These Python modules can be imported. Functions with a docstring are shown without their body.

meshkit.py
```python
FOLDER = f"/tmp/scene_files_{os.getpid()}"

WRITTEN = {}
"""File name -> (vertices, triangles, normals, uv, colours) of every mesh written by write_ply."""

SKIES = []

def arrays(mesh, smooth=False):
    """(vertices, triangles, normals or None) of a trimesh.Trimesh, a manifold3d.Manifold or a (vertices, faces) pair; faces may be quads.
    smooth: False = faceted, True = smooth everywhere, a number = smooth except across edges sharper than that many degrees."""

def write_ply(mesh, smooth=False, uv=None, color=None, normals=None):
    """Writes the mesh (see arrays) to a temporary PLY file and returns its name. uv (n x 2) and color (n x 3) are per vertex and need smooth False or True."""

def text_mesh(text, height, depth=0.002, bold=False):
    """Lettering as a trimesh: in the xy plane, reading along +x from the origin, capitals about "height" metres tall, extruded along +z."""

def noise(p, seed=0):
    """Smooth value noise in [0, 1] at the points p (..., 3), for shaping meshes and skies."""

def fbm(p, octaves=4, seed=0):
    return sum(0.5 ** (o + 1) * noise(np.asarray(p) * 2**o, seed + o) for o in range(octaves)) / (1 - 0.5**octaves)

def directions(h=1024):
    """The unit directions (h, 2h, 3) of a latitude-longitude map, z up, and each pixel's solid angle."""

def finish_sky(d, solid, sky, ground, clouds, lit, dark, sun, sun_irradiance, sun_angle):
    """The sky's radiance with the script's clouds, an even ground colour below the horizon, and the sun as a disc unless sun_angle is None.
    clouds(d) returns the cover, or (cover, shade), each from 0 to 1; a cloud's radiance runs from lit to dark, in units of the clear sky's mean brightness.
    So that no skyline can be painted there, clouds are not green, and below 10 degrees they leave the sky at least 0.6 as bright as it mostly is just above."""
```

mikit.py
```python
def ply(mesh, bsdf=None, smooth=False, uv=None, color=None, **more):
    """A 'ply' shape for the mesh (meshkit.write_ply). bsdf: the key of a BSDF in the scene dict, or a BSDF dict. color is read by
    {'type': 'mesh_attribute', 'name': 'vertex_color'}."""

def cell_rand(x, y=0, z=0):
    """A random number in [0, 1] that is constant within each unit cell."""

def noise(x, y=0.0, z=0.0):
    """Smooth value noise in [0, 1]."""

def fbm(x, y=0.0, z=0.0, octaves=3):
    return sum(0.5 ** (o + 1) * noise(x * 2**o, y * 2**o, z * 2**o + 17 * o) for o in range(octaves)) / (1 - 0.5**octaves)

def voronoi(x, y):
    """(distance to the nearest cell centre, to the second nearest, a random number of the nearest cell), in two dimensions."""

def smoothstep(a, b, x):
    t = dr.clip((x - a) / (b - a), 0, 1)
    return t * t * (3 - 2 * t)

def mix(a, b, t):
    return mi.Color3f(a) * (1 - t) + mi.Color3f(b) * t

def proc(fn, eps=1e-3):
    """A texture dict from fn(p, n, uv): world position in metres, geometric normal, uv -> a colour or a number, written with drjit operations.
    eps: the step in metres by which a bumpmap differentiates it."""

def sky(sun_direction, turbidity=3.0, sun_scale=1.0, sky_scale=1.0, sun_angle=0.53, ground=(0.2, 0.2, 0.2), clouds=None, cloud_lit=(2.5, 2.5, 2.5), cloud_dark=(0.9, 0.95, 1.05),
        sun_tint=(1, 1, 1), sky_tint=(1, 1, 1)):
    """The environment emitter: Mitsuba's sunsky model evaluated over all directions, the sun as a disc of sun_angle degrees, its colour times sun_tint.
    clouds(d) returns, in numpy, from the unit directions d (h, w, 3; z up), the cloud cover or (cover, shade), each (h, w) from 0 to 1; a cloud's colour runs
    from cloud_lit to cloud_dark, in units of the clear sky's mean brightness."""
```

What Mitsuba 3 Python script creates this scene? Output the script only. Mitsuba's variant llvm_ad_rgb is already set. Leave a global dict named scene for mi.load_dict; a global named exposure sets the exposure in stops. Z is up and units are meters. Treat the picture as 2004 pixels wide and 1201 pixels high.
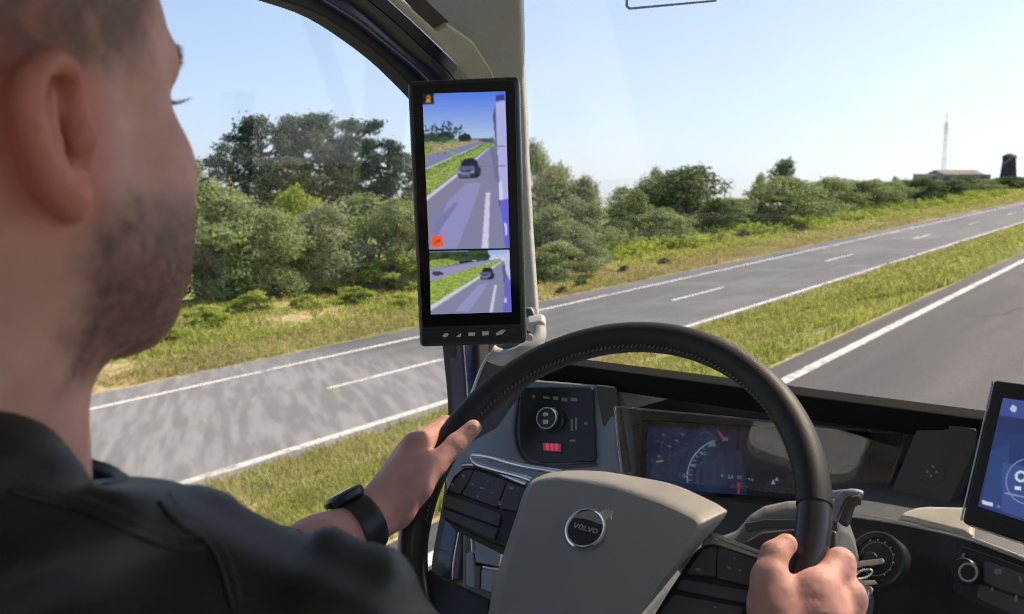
import math, random
import numpy as np, trimesh, shapely
from shapely.geometry import Polygon
import mitsuba as mi, drjit as dr
import mikit, meshkit
from mikit import proc, noise, fbm, cell_rand, smoothstep, mix

# ---------------------------------------------------------------- camera, sky, exposure (metres; the origin is the camera, x right across the
# truck, y along the road, z up; the truck's own lane lies at z = -2.9)
F, CX, CY = 2000.0, 1002.0, 600.5
PITCH, YAW = math.radians(8.2644), math.radians(34.6732)
FW = np.array([-math.sin(YAW) * math.cos(PITCH), math.cos(YAW) * math.cos(PITCH), -math.sin(PITCH)])
RT = np.array([math.cos(YAW), math.sin(YAW), 0.0])
UP = np.cross(RT, FW)
exposure = 2.22
SUN_AZ, SUN_EL = math.radians(22.0), math.radians(45.0)
scene, labels = {}, {}
scene['camera'] = {
    'type': 'thinlens', 'fov': 2 * math.degrees(math.atan(1002.0 / F)), 'fov_axis': 'x', 'aperture_radius': 0.0014, 'focus_distance': 1.12,
    'near_clip': 0.05, 'far_clip': 9000.0,
    'to_world': mi.ScalarTransform4f().look_at(origin=[0, 0, 0], target=FW.tolist(), up=[0, 0, 1])}
# the road climbs a hill here: in the truck's own frame the level lies tilted by 2.7 degrees
_sun = np.array([math.sin(SUN_AZ) * math.cos(SUN_EL), math.cos(SUN_AZ) * math.cos(SUN_EL), math.sin(SUN_EL)])
HILL = mi.ScalarTransform4f().rotate([0.87, 0.50, 0.0], -2.7)
scene['sky'] = mikit.sky((np.array(HILL.matrix)[:3, :3].T @ _sun).tolist(), turbidity=5.2)
scene['sky']['to_world'] = HILL @ scene['sky']['to_world']

# ---------------------------------------------------------------- helpers
def ray(u, v): return FW * F + RT * (u - CX) + UP * (CY - v)
def at(u, v, d): return ray(u, v) / F * d                       # the point at depth d that stands at this place of the photograph
def on_plane(u, v, p0, n):
    r = ray(u, v); return r * (np.dot(p0, n) / np.dot(r, n))
def on_plane_many(uv, p0, n):
    uv = np.asarray(uv, float); r = FW * F + np.outer(uv[:, 0] - CX, RT) + np.outer(CY - uv[:, 1], UP); return r * (np.dot(p0, n) / (r @ n))[:, None]
def onx(u, v, x): r = ray(u, v); return r * (x / r[0])
def ony(u, v, y): r = ray(u, v); return r * (y / r[1])
def onz(u, v, z): r = ray(u, v); return r * (z / r[2])
def unit(a): a = np.asarray(a, float); return a / np.linalg.norm(a)
cat = trimesh.util.concatenate

def numbered(key):
    if key not in scene and not any(k.startswith(key + '__') for k in scene): return key
    i = 1
    while f'{key}_{i:03d}' in scene or any(k.startswith(f'{key}_{i:03d}__') for k in scene): i += 1
    return f'{key}_{i:03d}'
def ref(m): return {'type': 'ref', 'id': m}
def obj(name, mesh, m, parent=None, smooth=35, label=None, **more):
    key = numbered(parent + '__' + name if parent else name)
    scene[key] = mikit.ply(mesh, m, smooth=smooth, **more)
    if label: labels[key] = {'label': label}
    return key
def thing(name, label, category, group=None):
    key = numbered(name)
    labels[key] = {'label': label, 'category': category}
    if group: labels[key]['group'] = group
    return key
def tag(key, label, category, group=None, kind=None):
    labels[key] = {'label': label}
    if category: labels[key]['category'] = category
    if group: labels[key]['group'] = group
    if kind: labels[key]['kind'] = kind
def stuff_part(key): labels.setdefault(key, {})['kind'] = 'stuff'; return key

def frame_of(n, xdir):
    n = unit(n); ex = np.asarray(xdir, float); ex = unit(ex - n * np.dot(ex, n)); return ex, np.cross(n, ex), n
def tf(mesh, o, ex, ey, ez):
    m = np.eye(4); m[:3, 0], m[:3, 1], m[:3, 2], m[:3, 3] = ex, ey, ez, o
    mesh = mesh.copy(); mesh.apply_transform(m); return mesh
def rounded(poly, r, res=5):
    p = Polygon(poly) if not hasattr(poly, 'exterior') else poly
    if not p.is_valid: p = p.buffer(0)
    q = p.buffer(-r, join_style=2).buffer(r, quad_segs=res).buffer(r, join_style=2).buffer(-r, quad_segs=res)
    if q.geom_type != 'Polygon': q = max(q.geoms, key=lambda g: g.area) if len(getattr(q, 'geoms', [])) else p
    return q if q.area > 0 else p
def prism(poly, z0, z1, bevel=0.0, rnd=0.0, segs=3):
    """A closed slab between z0 and z1 over a 2-D outline, its upper edge rounded over."""
    p = rounded(poly, rnd) if rnd > 0 else (poly if hasattr(poly, 'exterior') else Polygon(poly))
    a = np.array(p.exterior.coords)[:-1]
    if Polygon(a).exterior.is_ccw is False: a = a[::-1]
    keep = np.linalg.norm(a - np.roll(a, 1, 0), axis=1) > 1e-6; a = a[keep]
    if bevel <= 0 or len(p.interiors):
        m = trimesh.creation.extrude_polygon(Polygon(a, [np.array(i.coords) for i in p.interiors]), z1 - z0, engine='earcut'); m.apply_translation([0, 0, z0]); return m
    t1 = a - np.roll(a, 1, 0); t2 = np.roll(a, -1, 0) - a
    t1 /= np.linalg.norm(t1, axis=1, keepdims=True); t2 /= np.linalg.norm(t2, axis=1, keepdims=True)
    n1 = np.stack([-t1[:, 1], t1[:, 0]], 1); n2 = np.stack([-t2[:, 1], t2[:, 0]], 1)
    nn = n1 + n2; nn /= np.linalg.norm(nn, axis=1, keepdims=True); nn /= np.clip((nn * n1).sum(1, keepdims=True), 0.5, 1)
    rings, n = [np.c_[a, np.full(len(a), z0)]], len(a)
    for k in range(segs + 1):
        q = k / segs * math.pi / 2
        rings.append(np.c_[a + nn * bevel * (1 - math.cos(q)), np.full(n, z1 - bevel + bevel * math.sin(q))])
    v = np.vstack(rings); f = []
    i = np.arange(n); j = (i + 1) % n
    for k in range(len(rings) - 1):
        f += [np.stack([k * n + i, k * n + j, (k + 1) * n + j], 1), np.stack([k * n + i, (k + 1) * n + j, (k + 1) * n + i], 1)]
    for ring, flip in ((0, True), (len(rings) - 1, False)):
        vv, ff = trimesh.creation.triangulate_polygon(Polygon(rings[ring][:, :2]), engine='earcut')
        from scipy.spatial import cKDTree
        idx = cKDTree(rings[ring][:, :2]).query(vv)[1]
        ff = idx[ff]
        x = rings[ring][:, :2]
        d1, d2 = x[ff[:, 1]] - x[ff[:, 0]], x[ff[:, 2]] - x[ff[:, 0]]; area = d1[:, 0] * d2[:, 1] - d1[:, 1] * d2[:, 0]
        ff = np.where(((area > 0) != flip)[:, None], ff, ff[:, ::-1])
        f.append(ff + ring * n)
    return trimesh.Trimesh(v, np.vstack(f), process=False)
def slab(px, p0, n, thick, bevel=0.002, rnd=0.004, off=0.0, holes=()):
    """A slab whose front face lies in the plane (p0, n), n towards the viewer, its outline given by places of the photograph."""
    ex, ey, n = frame_of(n, RT)
    def flat(pts): return np.array([[np.dot(q - p0, ex), np.dot(q - p0, ey)] for q in (on_plane(u, v, p0, n) for u, v in pts)])
    poly = flat(px)
    if holes: poly = Polygon(poly, [flat(h) for h in holes])
    return tf(prism(poly, -thick + off, off, bevel, rnd), p0, ex, ey, n)
def rbox(sx, sy, sz, r=0.003, seg=2):
    """A box about the origin with rounded edges."""
    r = min(r, sx / 2.01, sy / 2.01, sz / 2.01)
    b = trimesh.creation.icosphere(seg, r).vertices
    pts = np.vstack([b + np.array([x * (sx / 2 - r), y * (sy / 2 - r), z * (sz / 2 - r)]) for x in (-1, 1) for y in (-1, 1) for z in (-1, 1)])
    return trimesh.convex.convex_hull(pts)
def box(p, q):
    p, q = np.minimum(p, q), np.maximum(p, q)
    m = trimesh.creation.box(q - p); m.apply_translation((p + q) / 2); return m
def spline(pts, n):
    from scipy.interpolate import CubicSpline
    pts = np.asarray(pts, float); d = np.r_[0, np.cumsum(np.linalg.norm(np.diff(pts[:, :3], axis=0), axis=1))]
    return CubicSpline(d, pts)(np.linspace(0, d[-1], n))
def tube(pts, rad, sides=12, closed=False, cap=True):
    p = np.asarray(pts, float); n = len(p); rad = np.broadcast_to(rad, (n,)).astype(float)
    t = (np.roll(p, -1, 0) - np.roll(p, 1, 0)) if closed else np.gradient(p, axis=0)
    t /= np.linalg.norm(t, axis=1, keepdims=True)
    a = unit(np.cross(t[0], [0, 0, 1.0] if abs(t[0][2]) < 0.9 else [1.0, 0, 0])); fr = []
    for k in range(n):
        a = unit(a - t[k] * np.dot(a, t[k])); fr.append((a, np.cross(t[k], a)))
    ang = np.arange(sides) * 2 * math.pi / sides
    v = np.vstack([p[k] + rad[k] * (np.cos(ang)[:, None] * fr[k][0] + np.sin(ang)[:, None] * fr[k][1]) for k in range(n)])
    i, j = np.meshgrid(np.arange(n if closed else n - 1), np.arange(sides), indexing='ij'); i2 = (i + 1) % n; j2 = (j + 1) % sides
    f = np.vstack([np.stack([i * sides + j, i * sides + j2, i2 * sides + j2], -1).reshape(-1, 3), np.stack([i * sides + j, i2 * sides + j2, i2 * sides + j], -1).reshape(-1, 3)])
    if not closed and cap:
        v = np.vstack([v, p[:1], p[-1:]]); m = n * sides; k = np.arange(sides); k2 = (k + 1) % sides
        f = np.vstack([f, np.stack([k * 0 + m, k2, k], 1), np.stack([k * 0 + m + 1, (n - 1) * sides + k, (n - 1) * sides + k2], 1)])
    return trimesh.Trimesh(v, f, process=False)
def lathe(profile, o, axis, n=40):
    """Revolves (radius, height) pairs about an axis."""
    pr = np.asarray(profile, float); ex, ey, ez = frame_of(axis, RT); a = np.arange(n) * 2 * math.pi / n
    v = np.vstack([np.asarray(o) + r * (np.cos(a)[:, None] * ex + np.sin(a)[:, None] * ey) + h * ez for r, h in pr])
    i, j = np.meshgrid(np.arange(len(pr) - 1), np.arange(n), indexing='ij'); j2 = (j + 1) % n
    f = np.vstack([np.stack([i * n + j, i * n + j2, (i + 1) * n + j2], -1).reshape(-1, 3), np.stack([i * n + j, (i + 1) * n + j2, (i + 1) * n + j], -1).reshape(-1, 3)])
    return trimesh.Trimesh(v, f, process=False)
def ring(r0, r1, h, o, axis, n=40): return lathe([(r0, 0), (r0, h), (r1, h), (r1, 0), (r0, 0)], o, axis, n)
def disc(r, h, o, axis, bev=0.0, n=40):
    return lathe([(0, 0), (r, 0), (r, h - bev), (r - bev, h), (1e-5, h)] if bev else [(0, 0), (r, 0), (r, h), (1e-5, h)], o, axis, n)
def bar(p, q, w, h, upv=(0, 0, 1), r=0.001):
    p, q = np.asarray(p, float), np.asarray(q, float); L = np.linalg.norm(q - p); x = (q - p) / L
    y = unit(np.cross(upv, x)); return tf(rbox(L, w, h, r, 1), (p + q) / 2, x, y, np.cross(x, y))

# ---------------------------------------------------------------- materials
def lin(r, g, b):
    c = np.array([r, g, b]) / 255.0
    return [float(x) for x in np.where(c < 0.04045, c / 12.92, ((c + 0.055) / 1.055) ** 2.4)]
def mat(name, color, rough=0.5, spec=0.5, bump=None, scale=0.001, **k):
    c = proc(color) if callable(color) else {'type': 'rgb', 'value': list(color)}
    r = proc(rough) if callable(rough) else float(rough)
    d = {'type': 'principled', 'base_color': c, 'roughness': r, 'specular': float(spec), **k}
    if bump is not None: d = {'type': 'bumpmap', 'arbitrary': proc(bump, eps=scale), 'bsdf': d}
    scene[name] = {'type': 'twosided', 'bsdf': d}
    return name
def speck(c, amount=0.25, f=900.0):
    def fn(p, n, uv):
        return mi.Color3f(*c) * (1 - amount + 2 * amount * noise(p.x * f, p.y * f, p.z * f)) * (0.9 + 0.2 * fbm(p.x * 14, p.y * 14, p.z * 14))
    return fn
def grain(amp, f):
    return lambda p, n, uv: amp * noise(p.x * f, p.y * f, p.z * f)

# ---------------------------------------------------------------- the land: road, median, far carriageway, verge, falling ground behind the trees
Z0 = -2.9
def road_z(x): return -4.66 + 0.05 * (x + 14.7)            # the far carriageway, sloping a little away
XR, XL = -11.2, -19.05                                          # its two edges
def ground_z(x, y):
    x, y = np.asarray(x, float), np.asarray(y, float)
    z = np.where(x > -5.0, Z0, 0.0)
    t = np.clip((-5.0 - x) / (-5.0 - XR), 0, 1)
    z = np.where(x <= -5.0, Z0 + (road_z(XR) - Z0) * t, z)
    z = np.where(x < XR, road_z(x), z)
    z = np.where(x < XL, road_z(XL) + 0.02 * (x - XL), z)
    d = np.maximum(-29.5 - x, 0)
    z = np.where(x < -29.5, road_z(XL) + 0.02 * (-29.5 - XL) - 0.10 * np.minimum(d, 60) - 0.035 * np.maximum(d - 60, 0), z)
    far = -0.0480 * (-0.5 * x + 0.866 * y) - 4.0                     # true level, as the truck on its slope sees it
    z = np.where(x < -29.5, np.minimum(z, far + np.maximum(0, 110 + x) * 0.06), z)
    z = np.where(y > 380, z - 0.07 * (y - 380), z)                     # the crest of the hill
    return z
def grid(xs, ys, zf, dz=0.0):
    X, Y = np.meshgrid(xs, ys); V = np.stack([X, Y, zf(X, Y) + dz], -1).reshape(-1, 3); w = len(xs)
    i, j = np.meshgrid(np.arange(len(ys) - 1), np.arange(w - 1), indexing='ij'); a = i * w + j
    return trimesh.Trimesh(V, np.vstack([np.stack([a, a + 1, a + w + 1], -1).reshape(-1, 3), np.stack([a, a + w + 1, a + w], -1).reshape(-1, 3)]), process=False)

def soil_color(p, n, uv):
    big = fbm(p.x * 0.35, p.y * 0.16, 3.0); fine = fbm(p.x * 3.1, p.y * 3.1, 1.0, 4); tiny = noise(p.x * 23, p.y * 23)
    green = mix((0.14, 0.17, 0.045), (0.27, 0.29, 0.09), fine)
    straw = mix((0.32, 0.25, 0.135), (0.46, 0.36, 0.21), tiny)
    near_verge = smoothstep(-25.0, -23.0, p.x) * smoothstep(-18.6, -19.4, p.x)
    t = smoothstep(0.42, 0.62, 0.55 * big + 0.45 * fine + 0.05 * near_verge - 0.02)
    return mix(green, straw, t) * (0.75 + 0.5 * tiny)
mat('soil', soil_color, 0.95, 0.1)
xs = np.r_[-2600, -1700, -1000, -600, -400, -250, -160, np.linspace(-110, -31, 30), np.linspace(-29.5, XL, 30), np.linspace(XL - 0.02, XR, 14), np.linspace(XR + 0.05, -5.0, 30), -4.9, 0, 12, 40, 120, 500, 2000]
ys = np.r_[-300, -100, -30, -10, np.linspace(-4, 40, 120), np.linspace(41, 140, 90), np.linspace(143, 320, 40), 400, 600, 900, 1400, 2200, 3200]
def bumpy(X, Y):
    z = ground_z(X, Y); p = np.stack([X, Y, 0 * X], -1)
    soft = np.where((X < XL - 0.3) | ((X > XR + 0.4) & (X < -5.3)), 1.0, 0.0)
    z = z + soft * 0.16 * (meshkit.fbm(p * 0.9, 3, 5) - 0.5) - np.where((X > -5.0) | ((X < XR) & (X > XL)), 0.12, 0.0)
    return z
k = obj('terrain', grid(np.unique(xs), np.unique(ys), bumpy), 'soil', smooth=True)
tag(k, 'rolling grass and dry soil on both sides of the two carriageways', None, kind='structure')

def asphalt(seed, lo, hi):
    def fn(p, n, uv):
        wear = fbm(p.x * 1.1 + seed, p.y * 0.10, 2.0, 4); st = noise(p.x * 5.0, p.y * 0.35, seed); agg = noise(p.x * 60, p.y * 60, seed)
        return mix(lo, hi, dr.clip(0.55 * wear + 0.3 * st + 0.15 * agg, 0, 1)) * (0.8 + 0.4 * agg)
    return fn
def near_lane(p, n, uv):
    c = asphalt(3.0, (0.052, 0.051, 0.052), (0.108, 0.104, 0.104))(p, n, uv)
    track = smoothstep(0.45, 0.10, dr.abs(p.x + 3.55 + 0.2 * noise(p.y * 0.08, 1.0, 2.0))) * (0.5 + 0.5 * noise(p.x * 3, p.y * 0.4, 6.0)); c = mix(c, (0.045, 0.044, 0.046), 0.45 * track)
    crack = smoothstep(0.020, 0.006, dr.abs(noise(p.x * 0.55, p.y * 0.33, 5.0) - 0.5)) * smoothstep(0.50, 0.62, noise(p.x * 0.35, p.y * 0.22, 9.0)); c = mix(c, (0.025, 0.025, 0.026), 0.8 * crack)
    patch = smoothstep(0.60, 0.61, noise(p.x * 0.5 + 7, p.y * 0.11, 3.0)); return mix(c, c * 1.22, patch)
mat('near_asphalt', near_lane, 0.75, 0.4)
def worn(p, n, uv):
    base = asphalt(9.0, (0.075, 0.074, 0.074), (0.16, 0.158, 0.157))(p, n, uv)
    blot = fbm(p.x * 0.55 + 3, p.y * 0.5, 7.0, 3); pale = smoothstep(0.50, 0.72, blot)
    c = mix(base, (0.17, 0.167, 0.162), 0.6 * pale)
    # side-window reflection painted in as fine pale and darker streaks, near stretch only
    mirrored = smoothstep(24.0, 16.0, p.y + 6 * noise(p.x * 0.4, p.y * 0.3, 2.0)); a = p.x * 0.77 - p.y * 0.64; b = p.x * 0.64 + p.y * 0.77
    st = fbm(a * 0.8, b * 7.0, 3.0, 3); smear = fbm(a * 1.2 + 9, b * 5.2, 8.0, 3)
    d = mix((0.185, 0.183, 0.180), (0.285, 0.282, 0.278), smoothstep(0.22, 0.78, st)); d = mix(d, (0.19, 0.18, 0.15), smoothstep(0.55, 0.75, smear) * 0.5)
    return mix(c, d, 0.85 * mirrored)
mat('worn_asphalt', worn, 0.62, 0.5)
def paint(p, n, uv):
    w = smoothstep(0.54, 0.74, 0.7 * fbm(p.x * 14, p.y * 7, 4.0, 4) + 0.3 * noise(p.x * 2, p.y * 0.7, 3.0))
    return mix((0.60, 0.59, 0.56), (0.30, 0.29, 0.28), w)
mat('road_paint', paint, 0.6, 0.4)

yy = np.r_[-120, -20, np.linspace(-5, 60, 60), np.linspace(62, 320, 80), 500, 900, 1500]
k = obj('road', grid(np.r_[-5.0, -4.9, -2.5, 0, 4.0, 7.0], yy, lambda X, Y: Z0 + 0 * X, 0.0), 'near_asphalt', smooth=True); tag(k, 'smooth grey asphalt lane that the truck drives in, beyond the dashboard', None, kind='structure'); road = k
k = obj('road', grid(np.linspace(XL, XR, 9), yy, lambda X, Y: road_z(X), 0.0), 'worn_asphalt', smooth=True); tag(k, 'worn pale carriageway for oncoming traffic, across the grass median, window reflection painted on its near stretch', None, kind='structure'); road_far = k
def line(xc, w, ys_, zf): return grid(np.array([xc - w / 2, xc + w / 2]), ys_, zf, 0.004)
obj('edge_line', line(-4.55, 0.16, yy, lambda X, Y: Z0 + 0 * X), 'road_paint', road, False)
for i in range(9): obj('lane_dash', line(-0.95, 0.15, np.array([2.0 + 16 * i, 6.2 + 16 * i]), lambda X, Y: Z0 + 0 * X), 'road_paint', road, False)
obj('edge_line', line(-11.66, 0.22, yy, lambda X, Y: road_z(X)), 'road_paint', road_far, False)
obj('edge_line', line(-17.72, 0.19, yy, lambda X, Y: road_z(X)), 'road_paint', road_far, False)
for i in range(10): obj('lane_dash', line(-14.75, 0.17, np.array([14.7 + 16 * i, 18.9 + 16 * i]), lambda X, Y: road_z(X)), 'road_paint', road_far, False)

# ---------------------------------------------------------------- plants
def leaf_mat(name, a, b, thin=0.55):
    def fn(p, n, uv):
        r = cell_rand(p.x * 6.5, p.y * 6.5, p.z * 6.5); t = fbm(p.x * 0.9, p.y * 0.9, p.z * 0.9)
        return mix(a, b, dr.clip(0.5 * r + 0.9 * t - 0.2, 0, 1))
    scene[name] = {'type': 'principledthin', 'base_color': proc(fn), 'roughness': 0.6, 'spec_trans': 0.0, 'diff_trans': thin, 'eta': 1.33}
    return name
leaf_mat('leaf_scrub', (0.18, 0.235, 0.10), (0.46, 0.53, 0.25), 0.8)
leaf_mat('leaf_grey', (0.21, 0.245, 0.14), (0.46, 0.50, 0.30), 0.7)
leaf_mat('leaf_bright', (0.22, 0.29, 0.05), (0.52, 0.60, 0.14), 0.9)
leaf_mat('leaf_dark', (0.080, 0.12, 0.055), (0.24, 0.30, 0.13), 0.6)
leaf_mat('leaf_pine', (0.075, 0.110, 0.090), (0.15, 0.195, 0.145), 0.4)
leaf_mat('grass_green', (0.24, 0.28, 0.06), (0.54, 0.56, 0.17), 1.1)
leaf_mat('grass_dry', (0.36, 0.31, 0.14), (0.64, 0.54, 0.30), 0.9)
mat('bark', speck((0.11, 0.095, 0.08), 0.4, 40), 0.9, 0.2)

def leaves(rng, centres, radii, count, size, shell=0.55, up=0.35):
    """Leaf-sized rhombs spread through a crown of ellipsoid clumps."""
    centres, radii = np.asarray(centres), np.asarray(radii)
    vol = (radii[:, 0] * radii[:, 1] * radii[:, 2]) ** (2 / 3); pick = rng.choice(len(centres), count, p=vol / vol.sum())
    d = rng.normal(size=(count, 3)); d /= np.linalg.norm(d, axis=1, keepdims=True)
    r = (shell + (1 - shell) * rng.random(count)) * (0.72 + 0.55 * rng.random(count) ** 2)
    c = centres[pick] + d * radii[pick] * r[:, None]
    n = d * 0.6 + rng.normal(size=(count, 3)) * 0.7; n[:, 2] += up; n /= np.linalg.norm(n, axis=1, keepdims=True)
    a = np.cross(n, rng.normal(size=(count, 3))); a /= np.linalg.norm(a, axis=1, keepdims=True); b = np.cross(n, a)
    s = size * (0.6 + 0.8 * rng.random(count))[:, None]
    v = np.stack([c - a * s, c + b * s * 0.45, c + a * s, c - b * s * 0.45], 1).reshape(-1, 3)
    k = np.arange(count)[:, None] * 4
    return trimesh.Trimesh(v, np.vstack([k + [0, 1, 2], k + [0, 2, 3]]), process=False)
def limb(rng, p, q, r0, r1, n=6):
    t = np.linspace(0, 1, n)[:, None]; pts = (1 - t) * p + t * q; w = np.linalg.norm(q - p) * 0.06
    pts[1:-1] += rng.normal(size=(n - 2, 3)) * w; return tube(pts, np.linspace(r0, r1, n), 6)
def scrub_tree(seed, kind):
    """A bushy tree one metre high and about one metre wide: (trunk mesh, crown mesh)."""
    rng = np.random.default_rng(seed); cs, rs, wood = [], [], []
    n, count, size, low = {'open': (34, 9000, 0.021, 0.06), 'round': (26, 9000, 0.022, 0.06), 'slim': (20, 5000, 0.024, 0.08), 'bush': (20, 4200, 0.036, 0.08)}[kind]
    top = np.array([0, 0, 0.72])
    for i in range(n):
        a = rng.random() * 2 * math.pi; h = low + (0.93 - low) * (i + rng.random()) / n
        env = math.sin(math.pi * min(1, (h - low + 0.16) / (1.10 - low))) ** 0.7
        rad = env * {'open': 0.46, 'round': 0.43, 'slim': 0.30, 'bush': 0.46}[kind] * math.sqrt(rng.random() * 0.8 + 0.2)
        c = np.array([rad * math.cos(a), rad * math.sin(a), h]); q = (0.09 + 0.09 * rng.random()) * (1.15 if kind == 'round' else 1.0)
        cs.append(c); rs.append([q * 1.15, q * 1.15, q * 0.85])
        if i % 2 == 0: wood.append(limb(rng, np.array([0, 0, 0.12 + 0.4 * h * rng.random()]), c, 0.011, 0.004))
    wood.append(limb(rng, np.array([0, 0, -0.03]), top + rng.normal(size=3) * [0.04, 0.04, 0], 0.024, 0.006, 8))
    return cat(wood), leaves(rng, cs, rs, count, size)
def pine_tree(seed):
    """A tall tree with flat plates of foliage on long bare limbs, one metre high."""
    rng = np.random.default_rng(seed); cs, rs, wood = [], [], []
    lean = rng.normal(size=2) * 0.03
    for i in range(34):
        h = 0.34 + 0.60 * rng.random() ** 0.75; a = rng.random() * 2 * math.pi
        rad = (0.36 * math.sin(math.pi * min(1, (h - 0.22) / 0.88)) ** 0.6) * math.sqrt(rng.random())
        c = np.array([rad * math.cos(a) + lean[0] * h, rad * math.sin(a) + lean[1] * h, h]); q = 0.050 + 0.045 * rng.random()
        cs.append(c); rs.append([q * 1.5, q * 1.5, q * 0.75])
        wood.append(limb(rng, np.array([lean[0] * h, lean[1] * h, h - 0.10 - 0.08 * rng.random()]), c, 0.010, 0.003))
    wood.append(limb(rng, np.array([0, 0, -0.03]), np.array([lean[0], lean[1], 0.93]), 0.030, 0.006, 9))
    return cat(wood), leaves(rng, cs, rs, 6500, 0.0165, 0.25, 0.8)
TREE = {}
def tree_dict(kind, variant, leaf):
    k = (kind, variant, leaf)
    if k not in TREE:
        t, c = pine_tree(100 + variant) if kind == 'pine' else scrub_tree(sum(map(ord, kind)) + 31 * variant, kind)
        TREE[k] = (mikit.ply(t, 'bark', smooth=True), mikit.ply(c, leaf))
    return TREE[k]
def plant(name, kind, leaf, pos, height, width, turn, label, category, group=None, variant=0):
    t, c = tree_dict(kind, variant, leaf); key = thing(name, label, category, group)
    m = mi.ScalarTransform4f().translate([float(x) for x in pos]).rotate([0, 0, 1], float(turn)).scale([float(width), float(width), float(height)])
    scene[key + '__trunk'] = {**t, 'to_world': m}; scene[key + '__crown'] = {**c, 'to_world': m}
    return key
def plant_px(name, kind, leaf, u, vbase, vtop, wpx, label, category='tree', group=None, variant=0, turn=0, back=0.0):
    """Stands on the ground where the sight line through (u, vbase) meets it, BACK metres farther off, as high and wide as it shows."""
    p = onz(u, vbase, -4.9); d = unit([p[0], p[1], 0]); p = p + d * back; p[2] = float(ground_z(p[0], p[1])) - 0.1
    depth = float(np.dot(p, FW)); h = float(at(u, vtop, depth)[2]) - p[2]
    return plant(name, kind, leaf, p, h, wpx / F * depth / 0.80, turn, label, category, group, variant)

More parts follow.
